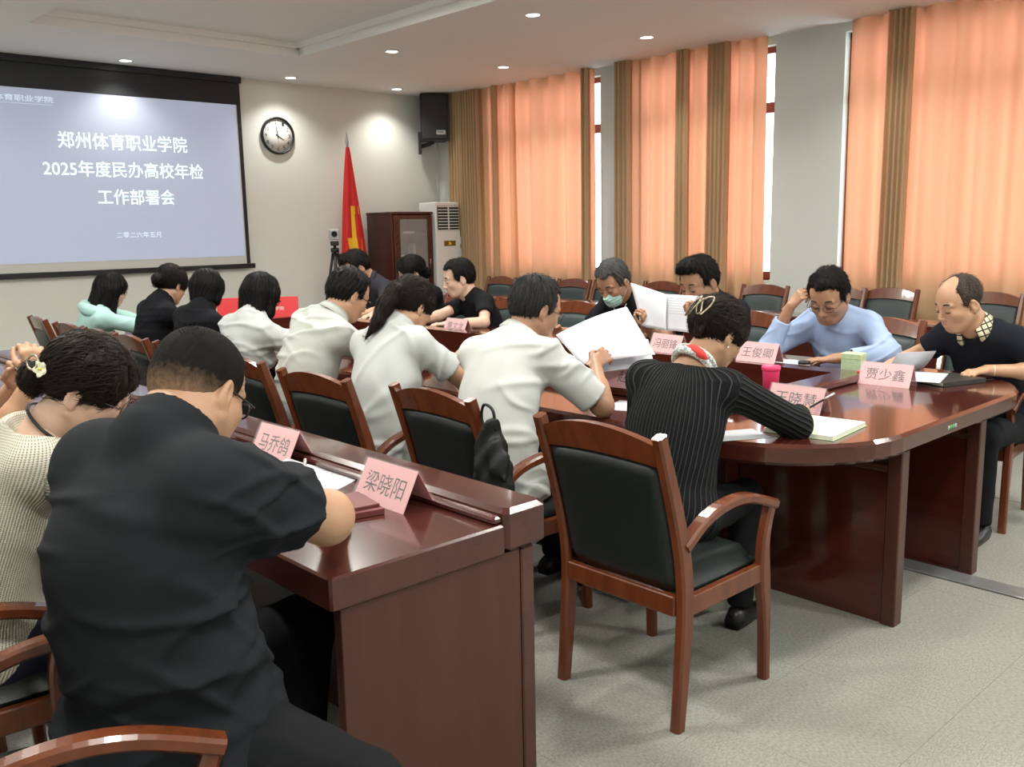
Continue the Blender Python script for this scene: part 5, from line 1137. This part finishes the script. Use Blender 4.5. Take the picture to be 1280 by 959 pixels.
# the large sheet being turned and the one held up (bent sheets in space)
def held_sheet(name, A, B, C_, D, label, bend=.02, curl=(0, 0, 1), lines=False, parent=None, m='paper'):
    """corner points A-B (bottom edge) C-D (top edge)"""
    r = empty(name, A, 0, label, 'paper') if parent is None else parent; o = Vector(A) if parent is None else Vector(r.location); n_ = 12; vs = []; A, B, C_, D = map(Vector, (A, B, C_, D)); nrm = (B-A).cross(D-A).normalized()
    for j in range(n_+1):
        for i in range(n_+1):
            u, v = i/n_, j/n_; p = (A*(1-u)+B*u)*(1-v)+(D*(1-u)+C_*u)*v; p = p+nrm*bend*(math.sin(u*PI)*(.4+.6*v)+.35*math.sin(v*5+u*3)); vs.append(p-o)
    q = len(vs); vs += [v-nrm*.0012 for v in vs]; fs = []; w = n_+1
    for j in range(n_):
        for i in range(n_): a = j*w+i; fs.append((a, a+1, a+w+1, a+w)); fs.append((q+a, q+a+w, q+a+w+1, q+a+1))
    for i in range(n_): fs.append((i, q+i, q+i+1, i+1)); a = n_*w+i; fs.append((a+1, q+a+1, q+a, a)); a = i*w; fs.append((a+w, q+a+w, q+a, a)); a = i*w+n_; fs.append((a, q+a, q+a+w, a+w))
    k = MB(); k.add(vs, fs, True); k.obj('sheet', M[m], r)
    if lines:
        k = MB()
        for j in range(7):
            v = .90-j*.07; pts = []
            for i in range(9):
                u = .15+.7*i/8; p = (A*(1-u)+B*u)*(1-v)+(D*(1-u)+C_*u)*v; p = p+nrm*(bend*(math.sin(u*PI)*(.4+.6*v)+.35*math.sin(v*5+u*3))); pts.append(p-o)
            up_ = (D-A).normalized()*.0013
            for s in (1, -1):
                off = nrm*(.0010 if s > 0 else -.0022); vs = [x-up_+off for x in pts]+[x+up_+off for x in pts]; k.add(vs, [(i, i+1, i+10, i+9) for i in range(8)])
        k.obj('printed_lines', M['grey_ink'], r)
    return r
held_sheet('large_sheet', (2.92, 2.70, .90), (3.10, 2.44, .955), (3.22, 2.70, 1.135), (2.98, 2.92, 1.02), 'large white sheet being turned over by the man in the white shirt', .015)
held_sheet('large_sheet', (2.90, 2.78, .84), (3.12, 2.46, .90), (3.20, 2.56, 1.0), (2.98, 2.92, .90), 'second white sheet fanned out under the turned sheet', .01)
held_sheet('printed_sheet', (4.30, 3.46, .90), (4.30, 3.06, .89), (4.34, 3.10, 1.10), (4.34, 3.56, 1.105), 'white printed sheet held upright by the man with the quiff', -.012, lines=True)
held_sheet('printed_sheet', (4.29, 3.49, .91), (4.29, 3.30, .89), (4.33, 3.33, 1.10), (4.33, 3.60, 1.16), 'second sheet with a lifted corner behind the held printed sheet', -.012)
# phone of the ponytail woman
r = empty('phone', (2.90, 3.36, .905), 0, 'pale cased phone held up by the ponytail woman', 'phone'); Xp = frame((0, 0, 0), (.10, -1, 0), (.35, 0, .9))
k = MB(); k.box(-.037, .037, -.075, .075, -.004, .004, .003, X=Xp); k.obj('phone_body', M['bezel'], r); k = MB(); k.add([(-.033, -.070, .0046), (.033, -.070, .0046), (.033, .070, .0046), (-.033, .070, .0046)], [(0, 1, 2, 3)], X=Xp); k.obj('screen', M['screenglass'], r)
# red sign board on the head of the table
r = empty('red_sign', (3.78, 7.28, .7605), math.radians(0), 'low red board with white lettering at the far end of the oval table', 'sign board')
Xs = frame((0, 0, .10), (.80, -.60, 0), (.1, .15, .95)); k = MB(); k.box(-.34, .34, -.095, .095, -.01, .01, .004, X=Xs); k.obj('board', M['redbox'], r)
text('lettering', '体育职业学院', .24, M['cream'], frame(Xs@Vector((.10, -.005, .0105)), (.80, -.60, 0), (.1, .15, .95)), r, height=.034)
k = MB(); k.box(-.34, .34, -.03, .03, -.012, .04, .003, X=frame((.02, .03, .012), (.80, -.60, 0), (0, 0, 1)) if False else frame((0.01, 0.02, .0145), (.80, -.60, 0), (.6, .8, 0))); k.obj('board_base', M['redbox'], r)
r = empty('red_sign', (3.38, 7.55, .7605), 0, 'small red card partly hidden behind the bobbed woman', 'sign board'); Xs = frame((0, 0, .075), (.80, -.60, 0), (.1, .15, .95)); k = MB(); k.box(-.10, .10, -.075, .075, -.006, .006, .003, X=Xs); k.obj('board', M['redbox'], r)
# black leather bag hung on the chair
def bag():
    F = Field((-.10, -.12, -.36), (.14, .12, .06), .008); F.ell((0, 0, -.20), (.045, .075, .15), .03); F.cone((0, 0, -.02), (0, 0, -.15), .022, .045, .04); F.cone((0, -.03, -.2), (0, -.035, -.32), .04, .03, .03)
    F.displace(lambda P: (.008*np.sin(P[:, 1]*80+2.5*np.sin(P[:, 2]*17)+P[:, 0]*50)+.004*np.sin(P[:, 2]*60+P[:, 1]*90)).astype(f32)); r = link('handbag', np_mesh('handbag', [F.mesh()], M['leatherbag']), None, (2.03, 2.300, .86)); tag(r, 'crumpled dark leather bag hanging between two chair backs beside the white shirted man', 'bag')
    k = MB(); k.tube(spline([(0, -.02, -.04), (.0, -.01, .03), (.0, .035, .045), (0, .05, .0), (0, .03, -.05)], 4), .0055, 6); k.obj('strap', M['leatherbag'], r)
M['leatherbag'] = mat('dark_bag_leather', (.012, .014, .013), .5, spec=.4); bag()

# ------------------------------------------------------------------ screen wall
def screen():
    r = empty('projection_screen', (3.66, WY-.05, 1.1), 0, 'wide projection screen with a lit title slide on the far wall', 'projection screen'); x1, x0 = 5.31-3.66, 1.95-3.66; Z = 1.1; y = 0
    B = lambda nm, m, a, b, z0, z1, d0, d1, c=0: boxobj(nm, m, (a, b, -d1, -d0, z0-Z, z1-Z), c, r)
    B('top_masking', M['black_cloth'], x0, x1, 2.985, 3.29, -.01, .012); B('housing', M['black_cloth'], x0-.04, x1+.01, 3.23, 3.295, .013, .05)
    B('side_masking', M['black_cloth'], x1-.045, x1, 1.115, 2.985, -.01, .010); B('side_masking', M['black_cloth'], x0, x0+.045, 1.115, 2.985, -.01, .010)
    B('screen_cloth', M['screencloth'], x0+.045, x1-.045, 1.14, 2.985, -.01, .006)
    B('slide', M['slide'], x0+.05, x1-.062, 1.235, 2.983, .0065, .0075)
    B('bottom_bar', M['black'], x0-.05, x1+.055, 1.085, 1.142, -.02, .03, .006)
    def line(body, xa, xb, z, hgt, m='slidetext', bold=.007): text('slide_lettering', body, xb-xa, M[m], frame(((xa+xb)/2-3.66, -.0085, z-Z), (1, 0, 0), (0, 0, 1)), r, height=hgt, bold=bold)
    line('郑州体育职业学院', 3.245, 4.625, 2.496, .172); line('2025年度民办高校年检', 3.075, 4.795, 2.205, .168); line('工作部署会', 3.595, 4.435, 1.915, .166)
    line('二零二六年五月', 3.755, 4.245, 1.506, .064, 'slidethin', .004); line('郑州体育职业学院', 2.50, 3.24, 2.885, .062, 'slidethin', .004)
    boxobj('slide_rule', M['slidethin'], (2.3-3.66, 3.24-3.66, -.009, -.0078, 2.83-Z, 2.833-Z), 0, r)
screen()
def clock():
    r = empty('wall_clock', (5.80, WY-.001, 2.665), 0, 'round wall clock with a black rim and numerals beside the screen', 'clock'); X = Matrix.Rotation(PI/2, 4, 'X'); R_ = .222
    k = MB(); k.lathe([(R_-.022, .012), (R_-.020, .040), (R_-.008, .046), (R_, .036), (R_, .0)], 48, X=X); k.obj('rim', M['black'], r)
    k = MB(); k.lathe([(.0001, .014), (R_-.019, .014), (R_-.019, .006)], 48, X=X); k.obj('dial', M['clockface'], r)
    for i in range(12):
        a = math.radians(90-30*(i+1)); q = .158; text('numeral', str(i+1), .030 if i < 9 else .048, M['black'], frame((q*math.cos(a), -.0148, q*math.sin(a)), (1, 0, 0), (0, 0, 1)), r, height=.044)
    k = MB()
    for i in range(60):
        a = 2*PI*i/60; k.beam([(q*math.cos(a), -.0148, q*math.sin(a)) for q in (.188, .197)], (0, 1, 0), .0008, .0022, 0)
    k.obj('minute_marks', M['black'], r)
    def hand(nm, a, L_, w, y): a = math.radians(90-a); k = MB(); k.beam([(-.03*math.cos(a), y, -.03*math.sin(a)), (L_*math.cos(a), y, L_*math.sin(a))], (0, 1, 0), .002, [w, w*.6], .1); k.obj(nm, M['black'], r)
    hand('hour_hand', 120, .095, .014, -.018); hand('minute_hand', 352, .155, .009, -.021); hand('second_hand', 178, .10, .003, -.024)
clock()
def speaker():
    r = empty('wall_speaker', (8.00, WY-.30, 2.98), math.radians(-34), 'black wall speaker with a silver badge high in the corner', 'speaker')
    k = MB(); P = [(-.19, -.17), (.19, -.17), (.15, .15), (-.15, .15)]; k.prism(P, -.30, .30); k.obj('cabinet', M['black'], r)
    k = MB(); k.box(-.175, .175, -.185, -.170, -.285, .285, .012); k.obj('grille', mat('dark_speaker_mesh', (.022, .024, .026), .6, bump=('voronoi', (260, 260, 260), .6, .002)), r)
    k = MB(); k.box(.02, .14, -.190, -.185, -.225, -.170); k.obj('badge', M['sil'], r); text('badge_lettering', 'RAK', .085, M['black'], frame((.08, -.1905, -.192), (1, 0, 0), (0, 0, 1)), r, height=.024, bold=.02)
    k = MB(); k.box(-.21, -.17, .02, .16, -.46, -.17, .004); k.beam([(-.19, .1, -.36), (-.06, .05, -.33), (0, 0, -.30)], (0, 0, 1), .05, .04); k.obj('bracket', M['black'], r)
    k = MB(); k.tube([(0, .0, -.30), (.02, .02, -.38), (.04, .14, -.5), (.045, .16, -.9), (.045, .16, -1.3)], .006, 6); k.obj('cable', M['sil'], r)
speaker()
def cabinet():
    x0, x1, y0, y1, Z1 = 7.05, 7.62, 9.62, 10.33, 1.735
    r = empty('glass_cabinet', ((x0+x1)/2, (y0+y1)/2, 0), 0, 'dark wooden cabinet with glass doors between the flag and the air conditioner', 'cabinet'); cx, cy = (x0+x1)/2, (y0+y1)/2; hx, hy = .335, .27
    r.location = (7.355, 10.08, 0); r.rotation_euler = (0, 0, math.radians(0))
    k = MB(); k.box(-hx, -hx+.03, -hy, hy, 0, Z1-.03, .003); k.box(hx-.03, hx, -hy, hy, 0, Z1-.03, .003); k.box(-hx+.03, hx-.03, hy-.02, hy, 0, Z1-.03); k.box(-hx+.03, hx-.03, -hy+.01, hy-.02, 0, .10); k.box(-hx-.01, hx+.01, -hy-.015, hy+.005, Z1-.03, Z1, .006); k.obj('carcass', M['cabwood'], r)
    for z in (.55, .85, 1.15, 1.45):
        k = MB(); k.box(-hx+.03, hx-.03, -hy+.03, hy-.02, z-.012, z+.006); k.obj('shelf', M['cabinside'], r)
    k = MB(); k.box(-hx+.03, hx-.03, hy-.030, hy-.021, .56, Z1-.04); k.obj('back_panel', M['cabinside'], r)
    a, b = -hx+.032, hx-.032
    k = MB(); k.box(a, a+.10, -hy-.016, -hy+.008, .56, Z1-.04, .003); k.box(b-.06, b, -hy-.016, -hy+.008, .56, Z1-.04, .003); k.box(a+.10, b-.06, -hy-.014, -hy+.006, .56, .62, .003); k.box(a+.10, b-.06, -hy-.014, -hy+.006, Z1-.09, Z1-.04, .003)
    d = k.obj('door', M['cabwood'], r); k = MB(); k.box(a+.10, b-.06, -hy-.006, -hy-.002, .62, Z1-.09); k.obj('glass_pane', M['glass'], d)
    k = MB(); k.tube([(b-.03, -hy-.020, z) for z in (1.0, 1.12)], .006, 6); k.obj('handle', M['metal'], d)
    k = MB(); k.box(a, b, -hy-.016, -hy+.008, .11, .55, .004); k.obj('lower_door', M['cabwood'], r)
    for i in range(10): z = .80+i*.085; k = MB(); k.beam([(a+.030, -hy-.019, z), (a+.065, -hy-.019, z+.045)], (0, 1, 0), .006, .014, .2); k.obj('carved_mark', M['black'], d)
    for x, z, w, h_, m in [(-.19, 1.45, .08, .12, 'paper'), (-.08, 1.45, .05, .15, 'sil'), (-.18, .85, .08, .10, 'paper'), (-.05, 1.15, .16, .02, 'paper'), (.02, .85, .09, .025, 'redbox'), (.12, .85, .045, .045, 'cream'), (.10, 1.45, .18, .03, 'paper'), (.17, 1.15, .04, .17, 'sil')]:
        k = MB(); k.box(-w/2, w/2, -.06, .06, .001, h_, .003); k.box(-w/2+.01, w/2-.01, -.062, -.060, h_*.3, h_*.6)
        o = k.obj({'paper': 'document_stack', 'sil': 'small_trophy', 'redbox': 'red_case', 'cream': 'cream_case'}[m], M[m], None, (7.355+x, 10.06, z+.0065)); tag(o, {-.19: 'white document box on the upper left cabinet shelf', -.08: 'silver ornament on the upper cabinet shelf', -.18: 'white document box on the lower left cabinet shelf', -.05: 'flat white papers on the middle cabinet shelf', .02: 'small red case on the lower cabinet shelf', .12: 'small cream case beside the red case in the cabinet', .10: 'flat white folder on the upper cabinet shelf', .17: 'tall silver ornament at the right of the middle cabinet shelf'}[x], 'ornament' if m == 'sil' else 'case')
    o = boxobj('paper_stack', M['paper'], (-.20, .20, -.12, .12, 0, .018), .002); o.location = (7.40, 10.06, Z1+.001); tag(o, 'flat white papers on top of the dark cabinet', 'papers')
cabinet()
def aircon():
    r = empty('air_conditioner', (7.915, 9.94, 0), 0, 'tall white standing air conditioner in the corner beside the curtain', 'air conditioner'); Z1 = 1.86; hx, hy = .205, .18
    k = MB(); k.box(-hx, hx, -hy, hy, 0, Z1, .012); k.obj('body', M['white'], r)
    k = MB(); k.box(-hx+.03, hx-.02, -hy-.012, -hy-.0005, 1.50, Z1-.05, .004); k.obj('grille_recess', M['grille'], r)
    for i in range(8): z = 1.52+i*.039; k = MB(); k.box(-hx+.035, hx-.025, -hy-.020, -hy-.0125, z, z+.012, .002); k.obj('louvre', M['white'], r)
    k = MB(); k.box(-.01, .01, -hy-.026, -hy-.0205, 1.50, Z1-.05); k.obj('louvre_bar', M['white'], r)
    k = MB(); k.box(-hx, hx, -hy-.010, -hy-.0005, .25, 1.48, .004); k.obj('front_panel', M['white'], r)
    k = MB(); k.box(-.08, .12, -hy-.014, -hy-.0102, 1.28, 1.35, .002); k.obj('display_panel', M['display'], r); text('display_digits', '26', .045, mat('amber_digits', (.4, .2, .02), .4, emis=((.9, .5, .05), .8)), frame((.02, -hy-.0145, 1.315), (1, 0, 0), (0, 0, 1)), r, height=.035)
    for j in range(2): k = MB(); k.box(.15, .235, -hy-.0125, -hy-.0102, 1.14+j*.16, 1.24+j*.16); k.obj('energy_sticker', M['clockface'], r)
    for j in range(4): k = MB(); k.box(.16, .225, -hy-.0132, -hy-.0126, 1.155+j*.018, 1.160+j*.018); k.obj('sticker_print', M['grey_ink'], r)
aircon()
def flag():
    r = empty('flag', (6.63, 10.14, 0), 0, 'red flag with a yellow emblem furled on a pole with a spear tip', 'flag')
    k = MB(); k.tube([(0, 0, .04), (0, 0, 2.55)], .014, 10); k.obj('pole', M['metal'], r); k = MB(); k.lathe([(.0001, 0), (.16, 0), (.16, .03), (.03, .06), (.0001, .06)], 20); k.obj('base', M['metal'], r)
    k = MB(); k.lathe([(.010, 2.55), (.024, 2.60), (.016, 2.66), (.0001, 2.76)], 12); k.obj('spear_tip', M['sil'], r)
    # furled cloth: a pleated cone; emblem pieces follow the same surface
    def rad(t): return .022+.175*t**.85
    def pos(a, t): z = 2.55-1.75*t; R_ = rad(t)*(1+.16*math.sin(a*5+t*3)); x = R_*math.cos(a)*1.0+.03*t; return (x, -abs(R_*math.sin(a))*.55 if False else R_*math.sin(a)*.6-.01, z)
    k = MB(); nt_, na = 26, 60; vs = [pos(2*PI*i/na, j/nt_) for j in range(nt_+1) for i in range(na)]; k.add(vs, [(j*na+i, (j+1)*na+i, (j+1)*na+(i+1) % na, j*na+(i+1) % na) for j in range(nt_) for i in range(na)], True); k.obj('cloth', M['red'], r)
    k = MB()
    def patch(poly, n_=1):
        vs = []
        for u, t in poly: p = Vector(pos(-PI/2+u, t)); vs.append(p+Vector((.0, -.006, 0))+Vector((p.x*.02, 0, 0)))
        k.add(vs, [tuple(range(len(vs)))])
    for t in [i/20 for i in range(20)]:
        t0 = .42+t*.38; t1 = t0+.0205; patch([(-.50, t0), (-.50, t1), (-.05, t1), (-.05, t0)][::1]); 
        if t < .14: patch([(-.05, t0), (-.05, t1), (.55, t1), (.55, t0)])
        if .55 < t < .85: w = .75-abs(t-.6)*1.2; patch([(-.50-w*.5, t0), (-.50-w*.5, t1), (-.50, t1), (-.50, t0)]); patch([(-.05, t0), (-.05, t1), (-.05+w*.9, t1), (-.05+w*.9, t0)])
    k.obj('emblem', M['yellow'], r)
flag()
def camera_tripod():
    r = empty('camera_tripod', (6.16, 9.80, 0), math.radians(-30), 'small silver camera on a black tripod left of the flag', 'camera')
    k = MB()
    k = MB(); k.tube([(0, 0, .55), (0, 0, 1.36)], .018, 10); k.obj('column', M['black'], r)
    for i in range(3):
        a = 2*PI*i/3+.4; k = MB(); k.tube([(.03*math.cos(a), .03*math.sin(a), 1.24), (.17*math.cos(a), .17*math.sin(a), .62), (.30*math.cos(a), .30*math.sin(a), .012)], [.017, .014, .011], 8); k.obj('leg', M['black'], r)
        k = MB(); k.tube([(.0, .0, .80), (.14*math.cos(a), .14*math.sin(a), .78)], .006, 6); k.obj('brace', M['black'], r)
    k = MB(); k.box(-.05, .05, -.04, .04, 1.33, 1.385, .006); k.tube([(0, .03, 1.34), (.06, .16, 1.22)], .007, 6); k.lathe([(.0001, 1.24), (.05, 1.25), (.05, 1.30), (.0001, 1.31)], 14); k.obj('tripod_head', M['black'], r)
    k = MB(); k.box(-.062, .062, -.05, .05, 1.40, 1.53, .012); k.obj('camera_body', M['sil'], r); k = MB(); k.lathe([(.036, .04), (.036, .075), (.026, .075), (.022, .06), (.0001, .058)], 20, X=Matrix.Translation((0, -.0, 1.47))@Matrix.Rotation(PI/2, 4, 'X')); k.obj('lens', M['black'], r)
camera_tripod()
